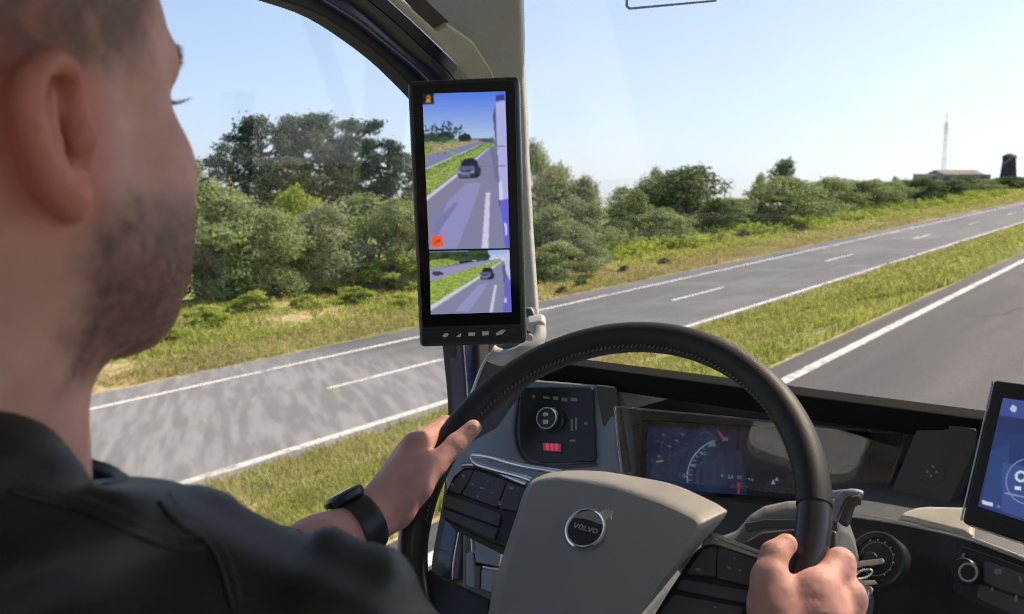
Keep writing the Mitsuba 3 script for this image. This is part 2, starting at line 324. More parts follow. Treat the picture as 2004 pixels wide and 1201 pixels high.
# the grove of tall dark trees behind the thicket, left
for i, (u, top, w, b, lab) in enumerate([
        (462, 272, 150, 46, 'tall dark tree at the left end of the grove, lower than its neighbours'), (528, 222, 190, 50, 'tall dark tree, second from the left in the grove'),
        (602, 212, 200, 48, 'tallest dark tree in the middle of the grove'), (688, 226, 190, 50, 'tall dark tree right of the middle of the grove'),
        (640, 235, 200, 60, 'tall dark tree standing behind the middle ones of the grove'), (760, 266, 130, 46, 'dark tree at the right end of the grove with sky between its limbs'), (798, 292, 110, 52, 'dark tree of the grove half hidden by the monitor'),
        (575, 300, 170, 42, 'low dark tree in front of the grove')]):
    plant_px('tall_tree', 'pine', 'leaf_pine', u, 560, top, w, lab, 'tree', None, i % 4, 47 * i, b)
plant_px('pale_tree', 'slim', 'leaf_grey', 393, 560, 306, 70, 'pale slim tree beside the driver\'s cheek, behind the thicket', 'tree', None, 0, 0, 60)
# the thicket, left of the monitor
LEFT = [('open', 'leaf_scrub', 405, 590, 352, 210, 'broad olive tree next to the driver\'s face'), ('open', 'leaf_grey', 470, 588, 378, 180, 'greyish scrub tree left of the bright round treetop'),
        ('round', 'leaf_bright', 588, 560, 362, 105, 'bright green tree with a rounded top under the middle of the grove'), ('open', 'leaf_scrub', 530, 586, 408, 160, 'scrub tree under the left part of the grove, below the bright treetop'),
        ('open', 'leaf_grey', 640, 580, 398, 170, 'dull grey-green scrub tree right of the bright round treetop'), ('open', 'leaf_scrub', 715, 575, 380, 190, 'wide scrub tree under the right part of the grove'),
        ('open', 'leaf_scrub', 790, 568, 384, 160, 'scrub tree whose right side is hidden by the monitor'), ('round', 'leaf_dark', 420, 592, 470, 150, 'dark bush at the foot of the olive tree by the driver\'s face'),
        ('round', 'leaf_dark', 562, 588, 498, 70, 'small dark bush in the middle of the thicket\'s foot'), ('open', 'leaf_scrub', 490, 590, 470, 130, 'low scrub at the thicket\'s foot left of the small dark bush'),
        ('bush', 'leaf_bright', 640, 584, 505, 110, 'bright leafy shrub at the thicket\'s foot right of the small dark bush'), ('round', 'leaf_dark', 700, 580, 490, 100, 'dark shrub at the thicket\'s foot left of the monitor'),
        ('bush', 'leaf_bright', 775, 575, 500, 120, 'bright leafy shrub at the thicket\'s foot beside the monitor'), ('open', 'leaf_grey', 590, 585, 450, 130, 'pale twiggy scrub in the middle of the thicket')]
for i, (kind, leaf, u, vb, vt, w, lab) in enumerate(LEFT): plant_px('scrub_tree' if vt < 460 else 'shrub', kind, leaf, u, vb, vt, w, lab, 'tree' if vt < 460 else 'bush', None, i % 4, 61 * i, 2.0 + (i % 3) * 1.5)
# single bushes on the verge
for i, (u, vb, vt, w, lab) in enumerate([(330, 668, 640, 80, 'low bush on the verge under the driver\'s jaw'), (790, 600, 575, 60, 'small bush at the monitor\'s left edge'), (505, 604, 566, 75, 'rounded bright bush on the verge below the thicket'), (405, 634, 596, 90, 'low green bush on the verge beside the driver\'s chin'),
                                      (600, 600, 578, 60, 'small bush on the verge right of the rounded one'), (700, 590, 560, 90, 'low bush on the verge left of the monitor')]):
    plant_px('verge_bush', 'bush', 'leaf_bright', u, vb, vt, w, lab, 'bush', None, i % 3, 90 * i, 0.3)
for i, (u, vb, vt, w) in enumerate([(1292, 480, 462, 22), (1300, 518, 505, 26), (1224, 534, 518, 24), (1134, 560, 545, 30), (1100, 575, 560, 24), (1672, 425, 408, 22), (1790, 406, 390, 16), (1455, 462, 448, 24), (1540, 445, 432, 20)]):
    plant_px('low_shrub', 'bush', 'leaf_dark', u, vb, vt, w, 'small dark shrub dotted in the bright weeds of the far verge', 'bush', 'dark shrubs in the bright weeds', i % 3, 70 * i, 0.2)
# right of the monitor
RIGHT = [('open', 'leaf_grey', 1040, 540, 276, 90, 14, 'tall grey tree half hidden by the windscreen pillar'), ('open', 'leaf_grey', 1090, 530, 322, 130, 6, 'greyish tree right of the windscreen pillar'),
         ('open', 'leaf_grey', 1140, 522, 340, 90, 5, 'second greyish tree from the windscreen pillar'), ('open', 'leaf_scrub', 1075, 540, 400, 110, 2, 'low olive tree at the windscreen pillar\'s edge'),
         ('open', 'leaf_scrub', 1160, 520, 395, 110, 3, 'olive scrub tree below the dip in the skyline'), ('round', 'leaf_dark', 1206, 490, 428, 66, 1, 'small dark round bush below the dip in the skyline'),
         ('open', 'leaf_scrub', 1225, 500, 362, 100, 10, 'scrub tree just right of the dip in the skyline'), ('slim', 'leaf_grey', 1284, 470, 326, 52, 60, 'slim distant tree left of the big round tree'),
         ('round', 'leaf_scrub', 1262, 480, 352, 90, 8, 'dark green tree left of the big round tree'), ('round', 'leaf_dark', 1352, 466, 322, 165, 2, 'big round dark green tree in the middle of the right-hand tree line'),
         ('open', 'leaf_scrub', 1420, 462, 385, 110, 5, 'low scrub right of the big round tree'), ('slim', 'leaf_grey', 1486, 440, 338, 44, 30, 'slim grey tree left of the pointed tree'),
         ('slim', 'leaf_dark', 1530, 440, 308, 84, 12, 'pointed dark tree that rises above the right-hand tree line'), ('round', 'leaf_scrub', 1525, 448, 343, 165, 2, 'brownish round tree below the pointed tree'),
         ('open', 'leaf_scrub', 1470, 450, 392, 90, 3, 'low scrub left of the brownish round tree'), ('round', 'leaf_scrub', 1618, 425, 347, 120, 4, 'green tree right of the brownish round tree'),
         ('open', 'leaf_scrub', 1575, 435, 378, 80, 4, 'scrub between the brownish and the green tree'), ('slim', 'leaf_grey', 1750, 380, 344, 26, 30, 'little grey treetop above the hedge, left of the mast'),
         ('open', 'leaf_scrub', 1300, 480, 405, 110, 1, 'bushy scrub at the big round tree\'s left foot'), ('open', 'leaf_grey', 1115, 535, 430, 110, 1, 'twiggy pale scrub right of the pillar\'s lower edge'),
         ('open', 'leaf_dark', 1185, 515, 405, 130, 12, 'dark scrub behind the small dark round bush'), ('open', 'leaf_scrub', 1320, 475, 372, 150, 14, 'olive scrub behind the big round tree'),
         ('open', 'leaf_dark', 1440, 460, 388, 130, 12, 'dark scrub behind the gap left of the pointed tree'), ('open', 'leaf_scrub', 1690, 420, 352, 130, 8, 'olive scrub at the near end of the hedge line'),
         ('open', 'leaf_scrub', 1100, 545, 470, 120, 0, 'low scrub nearest to the windscreen pillar')]
for i, (kind, leaf, u, vb, vt, w, b, lab) in enumerate(RIGHT): plant_px('roadside_tree' if vb - vt > 70 else 'shrub', kind, leaf, u, vb, vt, w, lab, 'tree' if vb - vt > 70 else 'bush', None, i % 4, 53 * i, b)
for i, u in enumerate(np.linspace(1655, 2010, 13)):
    vb = 418 - (u - 1655) * 0.17 + (6 if i % 2 else 0)
    plant_px('hedge_shrub', 'open' if i % 2 else 'round', 'leaf_dark' if i % 3 else 'leaf_scrub', u, vb, 354 - (u - 1655) * 0.022 + 3 * math.sin(i * 2.2), 84 - 0.4 * i, 'low dark shrub of the hedge line running up to the far buildings', 'bush', 'shrubs of the far hedge line', i % 4, 71 * i, 2.0)

# ground cover
def blades(rng, n, xr, yr, h, w, zoff=0.0, ypow=2.0, lean=0.5):
    x = xr[0] + (xr[1] - xr[0]) * rng.random(n); y = yr[0] + (yr[1] - yr[0]) * rng.random(n) ** ypow
    p = np.stack([x, y, 0 * x], -1); keep = meshkit.fbm(p * [0.8, 0.5, 1], 3, 11) + 0.25 * rng.random(n) > 0.5
    x, y = x[keep], y[keep]; n = len(x)
    base = np.stack([x, y, bumpy(x, y) - 0.02], -1)
    a = rng.random(n) * 2 * math.pi; s = np.stack([np.cos(a), np.sin(a), 0 * a], -1); hh = h * (0.4 + 0.9 * rng.random(n)) * (0.5 + meshkit.fbm(base * [0.5, 0.4, 0], 3, 4))
    ww = w * (1 + y / 25.0)
    tip = base + np.stack([rng.normal(size=n) * lean * hh, rng.normal(size=n) * lean * hh, hh], -1)
    mid = (base * 0.45 + tip * 0.55) + np.stack([0 * hh, 0 * hh, 0.12 * hh], -1)
    v = np.stack([base - s * ww[:, None], base + s * ww[:, None], mid + s * ww[:, None] * 0.7, mid - s * ww[:, None] * 0.7, tip], 1).reshape(-1, 3); k = np.arange(n)[:, None] * 5
    return trimesh.Trimesh(v, np.vstack([k + [0, 1, 2], k + [0, 2, 3], k + [3, 2, 4]]), process=False)
rng = np.random.default_rng(5)
k = obj('median_grass', cat([blades(rng, 60000, (-8.6, -5.1), (1.5, 30), 0.15, 0.008), blades(rng, 40000, (XR + 0.15, -5.1), (1.5, 30), 0.15, 0.008)]), 'grass_green', None, False); tag(k, 'short green grass of the median between the two carriageways', 'grass', None, 'stuff')
k = obj('median_grass', cat([blades(rng, 50000, (-8.2, -5.1), (24, 150), 0.18, 0.012), blades(rng, 20000, (XR + 0.15, -8), (24, 150), 0.18, 0.012)]), 'grass_green', None, False); tag(k, 'green grass of the median farther up the road', 'grass', None, 'stuff')
k = obj('dry_grass', cat([blades(rng, 75000, (XR + 0.15, -6.6), (1.5, 130), 0.13, 0.009), blades(rng, 36000, (-21.4, XL - 0.1), (4, 60), 0.12, 0.012), blades(rng, 50000, (-22.4, XL - 0.1), (36, 190), 0.13, 0.012)]), 'grass_dry', None, False); tag(k, 'straw coloured dry grass along the edges of the far carriageway', 'grass', None, 'stuff')
k = obj('verge_grass', cat([blades(rng, 90000, (-29.5, -21.4), (3, 200), 0.20, 0.013), blades(rng, 50000, (-23.0, XL - 0.2), (3, 200), 0.14, 0.012)]), 'grass_green', None, False); tag(k, 'rough green grass of the verge beyond the far carriageway', 'grass', None, 'stuff')
n = 300; y = 44 + 120 * rng.random(n) ** 1.2; x = -24.0 - 4.4 * rng.random(n) - 0.004 * y
k = obj('tall_weeds', leaves(rng, np.stack([x, y, ground_z(x, y) + 0.30], -1), np.stack([0.8 + 0.5 * rng.random(n), 1.3 + 0.8 * rng.random(n), 0.35 + 0.40 * rng.random(n)], -1), 52000, 0.14, 0.4, 0.9), 'leaf_bright', None, False)
tag(k, 'bright yellow-green weeds along the foot of the tree line', 'weeds', None, 'stuff')

# far buildings on the right
mat('pale_render', speck((0.30, 0.275, 0.235), 0.1, 3), 0.9, 0.2); mat('far_roof', speck((0.25, 0.225, 0.205), 0.15, 2), 0.9, 0.2); mat('far_glass', (0.06, 0.07, 0.08), 0.2, 0.5)
mat('mill_dark', speck((0.045, 0.045, 0.055), 0.2, 3), 0.8, 0.3); mat('mast_white', (0.70, 0.70, 0.72), 0.6, 0.3); mat('mast_red', (0.50, 0.30, 0.28), 0.6, 0.3)
b = thing('long_building', 'long low pale building with a grey roof behind the hedge, left of the windmill', 'building')
p = at(1878, 346, 232); X, Y, zb = float(p[0]), float(p[1]), float(ground_z(p[0], p[1])) - 0.3
ztop = float(at(1876, 341, 232)[2]); L = 14.2
def local_box(x0, x1, y0, y1, z0, z1): return tf(box((x0, y0, z0), (x1, y1, z1)), np.array([X, Y, 0.0]), RT, np.array([-RT[1], RT[0], 0]), np.array([0, 0, 1.0]))
obj('wall', local_box(-L / 2, L / 2, 0, 9, zb, ztop), 'pale_render', b, False)
obj('roof', tf(prism([(-0.4, 0), (9.4, 0), (4.5, 0.95)], -L / 2 + 3.2, L / 2 - 1.5), np.array([X, Y, ztop + 0.003]), np.array([-RT[1], RT[0], 0.0]), np.array([0, 0, 1.0]), RT), 'far_roof', b, False)
for i in range(5): obj('window', local_box(-6.4 + 2.8 * i, -5.1 + 2.8 * i, -0.06, 0.05, ztop - 1.5, ztop - 0.5), 'far_glass', b, False)
w = thing('windmill', 'dark tapered windmill with four bare sails on the rise at the right edge', 'windmill')
p = at(1973, 344, 250); zt = float(at(1973, 305, 250)[2]); zb = float(at(1973, 352, 250)[2])
obj('tower', lathe([(0, zb - p[2] - 2), (2.3, zb - p[2] - 2), (1.55, zt - p[2] - 0.6), (1.55, zt - p[2] - 0.6), (0, zt - p[2] - 0.6)], p, (0, 0, 1), 8), 'mill_dark', w, 30)
obj('cap', lathe([(1.7, zt - p[2] - 0.6), (1.6, zt - p[2]), (0.8, zt - p[2] + 0.5), (1e-4, zt - p[2] + 0.6)], p, (0, 0, 1), 10), 'mill_dark', w, 30)
hubp = np.array([p[0], p[1], zt]) - unit([FW[0], FW[1], 0]) * 2.0
for i in range(4):
    a = math.radians(38 + 90 * i); d = RT * math.cos(a) + np.array([0, 0, 1.0]) * math.sin(a); e = RT * -math.sin(a) + np.array([0, 0, 1.0]) * math.cos(a)
    obj('sail', cat([bar(hubp, hubp + d * 3.6, 0.06, 0.06)] + [bar(hubp + d * (1.0 + 0.6 * q), hubp + d * (1.0 + 0.6 * q) + e * 0.5, 0.03, 0.03) for q in range(6)]), 'mast_white', w, False)
m = thing('radio_mast', 'tall thin white lattice mast with platforms rising behind the long building', 'mast')
p = at(1846, 345, 400); H = float(at(1846, 222, 400)[2]) - float(p[2]); mw = 0.85
def leg(i, z0, z1, s0, s1):
    a = math.radians(45 + 90 * i); d = np.array([math.cos(a), math.sin(a), 0]); return bar(p + d * mw * s0 + [0, 0, z0], p + d * mw * s1 + [0, 0, z1], 0.13, 0.13, (1, 0.2, 0))
nseg = 14
for s in range(nseg):
    z0, z1 = H * 0.86 * s / nseg - 5 * (s == 0), H * 0.86 * (s + 1) / nseg; s0, s1 = 1.1 - 0.55 * s / nseg, 1.1 - 0.55 * (s + 1) / nseg
    parts = [leg(i, z0, z1, s0, s1) for i in range(4)]
    for i in range(4):
        a, c = [p + np.array([math.cos(math.radians(45 + 90 * (i + j))), math.sin(math.radians(45 + 90 * (i + j))), 0]) * mw * sc + [0, 0, z] for j, sc, z in ((0, s0, z0), (1, s1, z1))]
        parts.append(bar(a, c, 0.08, 0.08, (1, 0.2, 0)))
    obj('lattice_section', cat(parts), 'mast_red' if s % 5 == 4 else 'mast_white', m, False)
obj('antenna_rod', tube([p + [0, 0, H * 0.84], p + [0, 0, H]], 0.16, 6), 'mast_white', m)
for z, r in ((0.74, 1.1), (0.80, 0.9), (0.68, 0.8)): obj('platform', disc(r, 0.5, p + [0, 0, H * z], (0, 0, 1), 0, 10), 'mast_white', m, 30)

# ---------------------------------------------------------------- the cab: pillar, door frame, panes, roof
mat('trim_grey', speck((0.47, 0.465, 0.45), 0.08), 0.55, 0.35, grain(0.00012, 1400.0), 2e-4)
mat('trim_cream', speck((0.55, 0.52, 0.44), 0.08), 0.6, 0.3, grain(0.00012, 1400.0), 2e-4)
mat('rubber', speck((0.030, 0.032, 0.035), 0.2), 0.55, 0.4)
mat('door_blue', speck((0.028, 0.042, 0.115), 0.15), 0.30, 0.6)
mat('plastic_dark', speck((0.085, 0.095, 0.108), 0.15, 1500), 0.45, 0.45, grain(0.00010, 1600.0), 2e-4)
mat('plastic_warm', speck((0.080, 0.076, 0.071), 0.15, 1500), 0.55, 0.4, grain(0.00010, 1600.0), 2e-4)
mat('plastic_slate', speck((0.23, 0.28, 0.35), 0.12, 1500), 0.5, 0.4, grain(0.00010, 1600.0), 2e-4)
mat('gloss_black', (0.008, 0.009, 0.011), 0.08, 0.5)
mat('satin_black', speck((0.024, 0.026, 0.029), 0.2), 0.32, 0.5)
mat('print_white', (0.62, 0.63, 0.64), 0.6, 0.3)
mat('chrome', (0.80, 0.80, 0.82), 0.16, 0.5, metallic=1.0)
mat('satin_silver', (0.62, 0.61, 0.60), 0.32, 0.5, metallic=1.0)
scene['pane'] = {'type': 'thindielectric', 'int_ior': 1.5}
scene['clear_glass'] = {'type': 'roughdielectric', 'int_ior': 1.5, 'alpha': 0.35, 'distribution': 'ggx'}
scene['hood_glass'] = {'type': 'thindielectric', 'int_ior': 1.65}
scene['side_pane'] = {'type': 'thindielectric', 'int_ior': 1.3}

NX = np.array([1.0, 0, 0])
def xslab(px, x, thick, bevel=0.003, rnd=0.0): return slab(px, np.array([x, 0, 0]), NX, thick, bevel, rnd)
cab = thing('truck_cab', 'truck cab shell round the driver: grey windscreen pillar, dark door frame and headliner', 'truck cab')
C0 = [(200, -92), (330, -62), (450, -30), (550, 0), (625, 27), (700, 74), (752, 114), (800, 160), (850, 218), (880, 285), (891, 400), (896, 690), (905, 790), (903, 900), (893, 1000), (876, 1090), (872, 1135)]
C1 = [(200, -180), (330, -145), (470, -92), (570, -40), (632, 0), (700, 43), (762, 92), (830, 150), (880, 225), (903, 320), (906, 420), (908, 690), (915, 790), (913, 900), (905, 1000), (888, 1090), (884, 1135)]
C2 = [(200, -250), (350, -205), (500, -135), (640, -35), (690, 0), (745, 45), (803, 98), (868, 152), (905, 225), (925, 320), (932, 420), (936, 690), (938, 790), (932, 900), (926, 1000), (914, 1090), (908, 1135)]
C3 = [(200, -300), (400, -235), (560, -130), (680, -35), (722, 0), (780, 48), (832, 98), (888, 152), (925, 225), (945, 320), (952, 420), (958, 690), (962, 790), (960, 900), (950, 1000), (940, 1090), (934, 1135)]
C4 = [(200, -370), (450, -270), (620, -120), (720, -35), (760, 0), (820, 54), (870, 102), (914, 150), (948, 225), (968, 320), (980, 420), (990, 690)]
def smoothed(c, n=60): return spline(np.c_[np.array(c, float), np.zeros(len(c))], n)[:, :2]
def band(lo, hi, x, thick, bevel): return xslab([tuple(q) for q in smoothed(lo)] + [tuple(q) for q in smoothed(hi)[::-1]], x, thick, bevel)
door = obj('door_frame', band(C0, C1, -0.972, 0.03, 0.004), 'rubber', cab, 40)
obj('painted_edge', band(C1, C2, -0.960, 0.03, 0.006), 'door_blue', cab, 40)
obj('door_seal', band(C2, C3, -0.952, 0.03, 0.004), 'plastic_warm', cab, 40)
obj('aperture_seal', band(C3[:12], C4, -0.962, 0.012, 0.001), 'rubber', cab, 40)
# highlight along the blue edge, put in as a thin silver tube
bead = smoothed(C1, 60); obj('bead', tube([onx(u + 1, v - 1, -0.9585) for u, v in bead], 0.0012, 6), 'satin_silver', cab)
# side window pane and door below
obj('side_window', trimesh.Trimesh([[-0.99, -0.5, -0.66], [-0.99, 1.32, -0.66], [-0.99, 1.32, 0.32], [-0.99, -0.5, 0.32]], [[0, 1, 2], [0, 2, 3]], process=False), 'side_pane', cab, False)
obj('door_panel', tf(rbox(0.06, 2.0, 0.62, 0.02), np.array([-0.985, 0.35, -0.975]), NX, np.array([0, 1.0, 0]), np.array([0, 0, 1.0])), 'plastic_dark', cab)
# the windscreen pillar: a grey facet beside the glass, a cream moulding with a grab slot above the door
PP = at(1030, 300, 1.47); PN = unit([0.50, -0.86, 0.05])
obj('pillar_trim', slab([(880, -330), (1014, -330), (1018, -150), (1021, 0), (1026, 150), (1032, 300), (1040, 450), (1052, 625), (1058, 655), (1060, 680), (1010, 700), (984, 690), (962, 420), (940, 250), (890, 120), (830, 20), (700, -200)], PP, PN, 0.05, 0.008, 0.01), 'trim_grey', cab)
CN = unit([0.72, -0.66, -0.32])
MP = at(860, 90, 1.36)
obj('moulding', slab([tuple(q) for q in smoothed(C4[:9], 40)] + [(985, 225), (965, 143), (929, 86), (900, 66), (876, 50), (851, 64), (849, 58), (784, 0), (745, -42), (640, -150), (560, -230), (300, -345)], MP, CN, 0.03, 0.003), 'trim_cream', cab, 40)
obj('slot_floor', slab([(560, -260), (745, -60), (784, -6), (845, 60), (851, 70), (884, 50), (826, -4), (780, -60), (640, -260)], MP, CN, 0.01, 0, 0, -0.024), 'plastic_warm', cab, 40)
# windscreen: one curved sheet from the dashboard to the header, and the roof that keeps the sun off the driver
def wy(x): return 1.66 - 0.20 * (np.abs(x) / 0.95) ** 4
gx, gz = np.linspace(-0.955, 0.955, 25), np.linspace(0, 1, 5)
GX, GT = np.meshgrid(gx, gz); V = np.stack([GX, wy(GX) + 0.05 - 0.13 * GT, -0.44 + 1.12 * GT], -1).reshape(-1, 3)
i, j = np.meshgrid(np.arange(4), np.arange(24), indexing='ij'); a = i * 25 + j
obj('windscreen', trimesh.Trimesh(V, np.vstack([np.stack([a, a + 1, a + 26], -1).reshape(-1, 3), np.stack([a, a + 26, a + 25], -1).reshape(-1, 3)]), process=False), 'pane', cab, True)
mat('sticker_line', (0.20, 0.25, 0.33), 0.6, 0.3)
SP, SN = np.array([-0.2, 1.60, 0.2]), unit([-0.05, -0.99, -0.13])
obj('sticker', slab([(1224, -50), (1224, 13), (1231, 19), (1402, 3), (1402, -1), (1233, 14), (1229, 11), (1229, -50)], SP, SN, 0.0006, 0), 'sticker_line', cab, False)
obj('header', tf(rbox(2.0, 0.12, 0.14, 0.03), np.array([0, 1.51, 0.69]), NX, np.array([0, 1.0, 0]), np.array([0, 0, 1.0])), 'trim_cream', cab)
HX0, HX1, HY0, HY1 = -0.40, -0.12, 0.43, 0.70                     # unseen roof hatch, added to be mirrored in the cluster glass
def roof_slab(poly, z0, z1): return prism(poly, z0, z1)
obj('roof', roof_slab(Polygon([(-1.0, -0.95), (1.0, -0.95), (1.0, 1.56), (-1.0, 1.56)], [np.array(rounded([(HX0, HY0), (HX1, HY0), (HX1, HY1), (HX0, HY1)], 0.05).exterior.coords)]), 0.76, 0.80), 'trim_cream', cab, False)
scene['frosted'] = {'type': 'principledthin', 'base_color': {'type': 'rgb', 'value': [0.85, 0.85, 0.83]}, 'roughness': 0.6, 'spec_trans': 0.0, 'diff_trans': 1.3, 'eta': 1.4}
obj('roof_hatch', box((HX0 - 0.02, HY0 - 0.02, 0.806), (HX1 + 0.02, HY1 + 0.02, 0.807)), 'frosted', cab, False)
obj('rear_wall', box((-1.0, -0.99, -0.95), (1.0, -0.955, 0.755)), 'trim_grey', cab, False)
obj('right_door', box((1.0, -0.5, -1.25), (1.05, 1.3, -0.50)), 'plastic_dark', cab, False)
obj('sun_visor', tf(prism([(1.58, 0.83), (1.64, 0.79), (1.70, 0.628), (1.707, 0.633), (1.66, 0.81)], -0.98, 0.98), np.zeros(3), np.array([0, 1.0, 0]), np.array([0, 0, 1.0]), NX), 'satin_black', cab, False)  # unseen visor, added to cut the sun off the hands and wheel
obj('side_rail', box((-1.0, -0.95, 0.345), (-0.955, 1.05, 0.76)), 'trim_cream', cab, False)
# lower corner cover between the pillar and the dashboard
LP, LN = at(1000, 740, 1.43), unit([0.42, -0.88, 0.22])
obj('pillar_foot', slab([(985, 668), (972, 680), (950, 705), (936, 735), (924, 768), (905, 806), (880, 850), (870, 890), (960, 840), (1022, 752), (1062, 700), (1060, 640), (1040, 600), (1000, 600)], LP, LN, 0.05, 0.006, 0.0), 'plastic_dark', cab, 40)
obj('pillar_foot_edge', tube([on_plane(u, v, LP + LN * 0.001, LN) for u, v in smoothed([(972, 680), (950, 705), (936, 735), (924, 768), (905, 806), (880, 850)], 24)], 0.0022, 8), 'satin_silver', cab)  # the lit rim of the foot, put in as a silver tube

# ---------------------------------------------------------------- the upright camera-mirror monitor on the pillar
mon = thing('mirror_monitor', 'tall black camera-mirror monitor on the windscreen pillar showing the road behind', 'monitor')
MC, MN = at(912, 412, 1.26), unit([0.53, -0.845, 0.06])
obj('housing', slab([(797, 158), (1016, 149), (1030, 672), (821, 679)], MC, MN, 0.028, 0.005, 0.006), 'satin_black', mon, 40)
obj('bezel_glass', slab([(806, 166), (1008, 158), (1020, 634), (826, 640)], MC, MN, 0.004, 0.0006, 0.004, 0.0012), 'gloss_black', mon, 40)
obj('control_strip', slab([(824, 646), (1022, 641), (1023, 666), (826, 673)], MC, MN, 0.004, 0.0008, 0.003, 0.0010), 'satin_black', mon, 40)
ico = [[(866, 658), (870, 652), (876, 651), (878, 655), (872, 660)], [(892, 659), (902, 651), (902, 659)], [(917, 650), (930, 650), (930, 656), (917, 657)], [(944, 648), (957, 648), (957, 655), (944, 656)], [(970, 652), (982, 645), (990, 645), (984, 653), (972, 656)]]
for q in ico: obj('button_icon', slab(q, MC, MN, 0.0006, 0, 0, 0.0014), 'print_white', mon, False)

def emit(name, mesh, col, normal, parent):
    f = mesh.faces; fn = np.cross(mesh.vertices[f[:, 1]] - mesh.vertices[f[:, 0]], mesh.vertices[f[:, 2]] - mesh.vertices[f[:, 0]]); mesh.faces[fn @ normal < 0] = f[fn @ normal < 0][:, ::-1]
    key = obj(name, mesh, 'gloss_black', parent, False, color=col)
    scene[key]['emitter'] = {'type': 'area', 'radiance': {'type': 'mesh_attribute', 'name': 'vertex_color'}}
    return key
def screen(name, layers, quad, to3d, normal, parent, k=1.0, nx=120, ny=200, soft=0.8, gr=0.0):
    """A lit screen: flat coloured areas, later ones over earlier ones, sampled on the grid of its picture elements."""
    from scipy.ndimage import gaussian_filter
    s, t = np.meshgrid(np.linspace(0, 1, nx), np.linspace(0, 1, ny)); q = np.asarray(quad, float)
    P = ((1 - t) * (1 - s))[..., None] * q[0] + ((1 - t) * s)[..., None] * q[1] + (t * s)[..., None] * q[2] + (t * (1 - s))[..., None] * q[3]; P = P.reshape(-1, 2)
    C = np.zeros((len(P), 3))
    for poly, c in layers:
        g = Polygon(poly)
        if not g.is_valid: g = g.buffer(0)
        x0, y0, x1, y1 = g.bounds; near = np.nonzero((P[:, 0] >= x0) & (P[:, 0] <= x1) & (P[:, 1] >= y0) & (P[:, 1] <= y1))[0]
        C[near[shapely.contains_xy(g, P[near, 0], P[near, 1])]] = lin(*c)
    C = np.stack([gaussian_filter(C[:, a].reshape(ny, nx), soft).ravel() for a in range(3)], 1)
    if gr:
        z = np.c_[P * [0.16, 0.22], 0 * P[:, :1]]; green = np.clip((C[:, 1] - C[:, 2]) / (C.max(1) + 0.02) * 2, 0.12, 1.0) * (1 - 0.85 * (C[:, 2] > C[:, 1] * 1.5))
        C *= (1 + gr * green * (2.4 * (meshkit.fbm(z, 3, 3) - 0.5) + 1.2 * (meshkit.noise(z * 4, 4) - 0.5)))[:, None]
    i, j = np.meshgrid(np.arange(ny - 1), np.arange(nx - 1), indexing='ij'); a = i * nx + j
    m = trimesh.Trimesh(to3d(P), np.vstack([np.stack([a, a + 1, a + nx + 1], -1).reshape(-1, 3), np.stack([a, a + nx + 1, a + nx], -1).reshape(-1, 3)]), process=False)
    return emit(name, m, np.clip(C, 0, 1) * k * 0.92 * 2.0 ** -exposure, normal, parent)
def blob(cx, cy, rx, ry, seed, rough=0.25, n=26):
    r = np.random.default_rng(seed); a = np.arange(n) * 2 * math.pi / n; q = 1 + rough * (r.random(n) - 0.5) * 2
    return [(cx + rx * q[i] * math.cos(a[i]), cy + ry * q[i] * math.sin(a[i])) for i in range(n)]
def px_of_crop(p): p = np.asarray(p, float); return np.stack([780 + p[:, 0] * 310 / 653, 130 + p[:, 1] * 570 / 1201], 1)
def mon3d(off): return lambda vv: on_plane_many(px_of_crop(vv), MC + MN * off, MN)
def strips(x0, x1, y0, y1, n, top, bottom):
    """A colour that changes in steps down the picture (the picture's own sky or road)."""
    return [([(x0, y0 + (y1 - y0) * i / n), (x1, y0 + (y1 - y0) * i / n), (x1, y0 + (y1 - y0) * (i + 1) / n + 0.5), (x0, y0 + (y1 - y0) * (i + 1) / n + 0.5)], tuple(np.array(top) + (np.array(bottom) - np.array(top)) * i / (n - 1))) for i in range(n)]
def car_layers(x, y, s, body, dark):
    q = lambda pts: [(x + s * a, y + s * b) for a, b in pts]
    return [(q([(-46, 30), (-40, 44), (20, 44), (46, 34), (48, 28)]), (40, 42, 60)), (q([(-44, 8), (-34, -12), (-22, -38), (18, -40), (34, -30), (40, -6), (50, 4), (48, 26), (20, 40), (-42, 38), (-48, 26)]), body),
            (q([(-34, -10), (-22, -34), (16, -36), (24, -14), (0, -8)]), dark), (q([(20, -34), (33, -27), (38, -8), (27, -12)]), dark), (q([(-42, -6), (18, -10), (26, 2), (22, 8), (-44, 12)]), (92, 100, 138)),
            (q([(-46, 14), (-34, 12), (-32, 22), (-45, 24)]), (150, 156, 184)), (q([(6, 14), (22, 8), (22, 19), (7, 23)]), (146, 152, 180)), (q([(-34, 18), (5, 17), (4, 30), (-33, 32)]), (120, 126, 156)), (q([(-44, 28), (6, 28), (6, 38), (-42, 38)]), (84, 90, 118)),
            (q([(26, 26), (34, 20), (38, 28), (36, 40), (28, 42)]), (22, 22, 30)), (q([(44, 16), (49, 12), (49, 24), (45, 28)]), (22, 22, 30))]
r7 = random.Random(7)
main = strips(90, 470, 95, 300, 14, (84, 124, 232), (176, 200, 232))
main += [([(100, 292), (470, 300), (470, 340), (100, 345)], (120, 140, 110)), ([(300, 298), (395, 292), (395, 312), (300, 314)], (110, 122, 140)), ([(330, 300), (350, 296), (370, 300), (385, 297), (392, 312), (322, 312)], (70, 84, 92))]
for i in range(26):
    x = 104 + r7.random() * 180; main.append((blob(x, 290 - 26 * math.sin((x - 90) / 215 * 3.1) * r7.random() + r7.random() * 14, 13 + 8 * r7.random(), 10 + 8 * r7.random(), i), [(38, 58, 46), (52, 74, 50), (30, 46, 44), (66, 88, 56)][i % 4]))
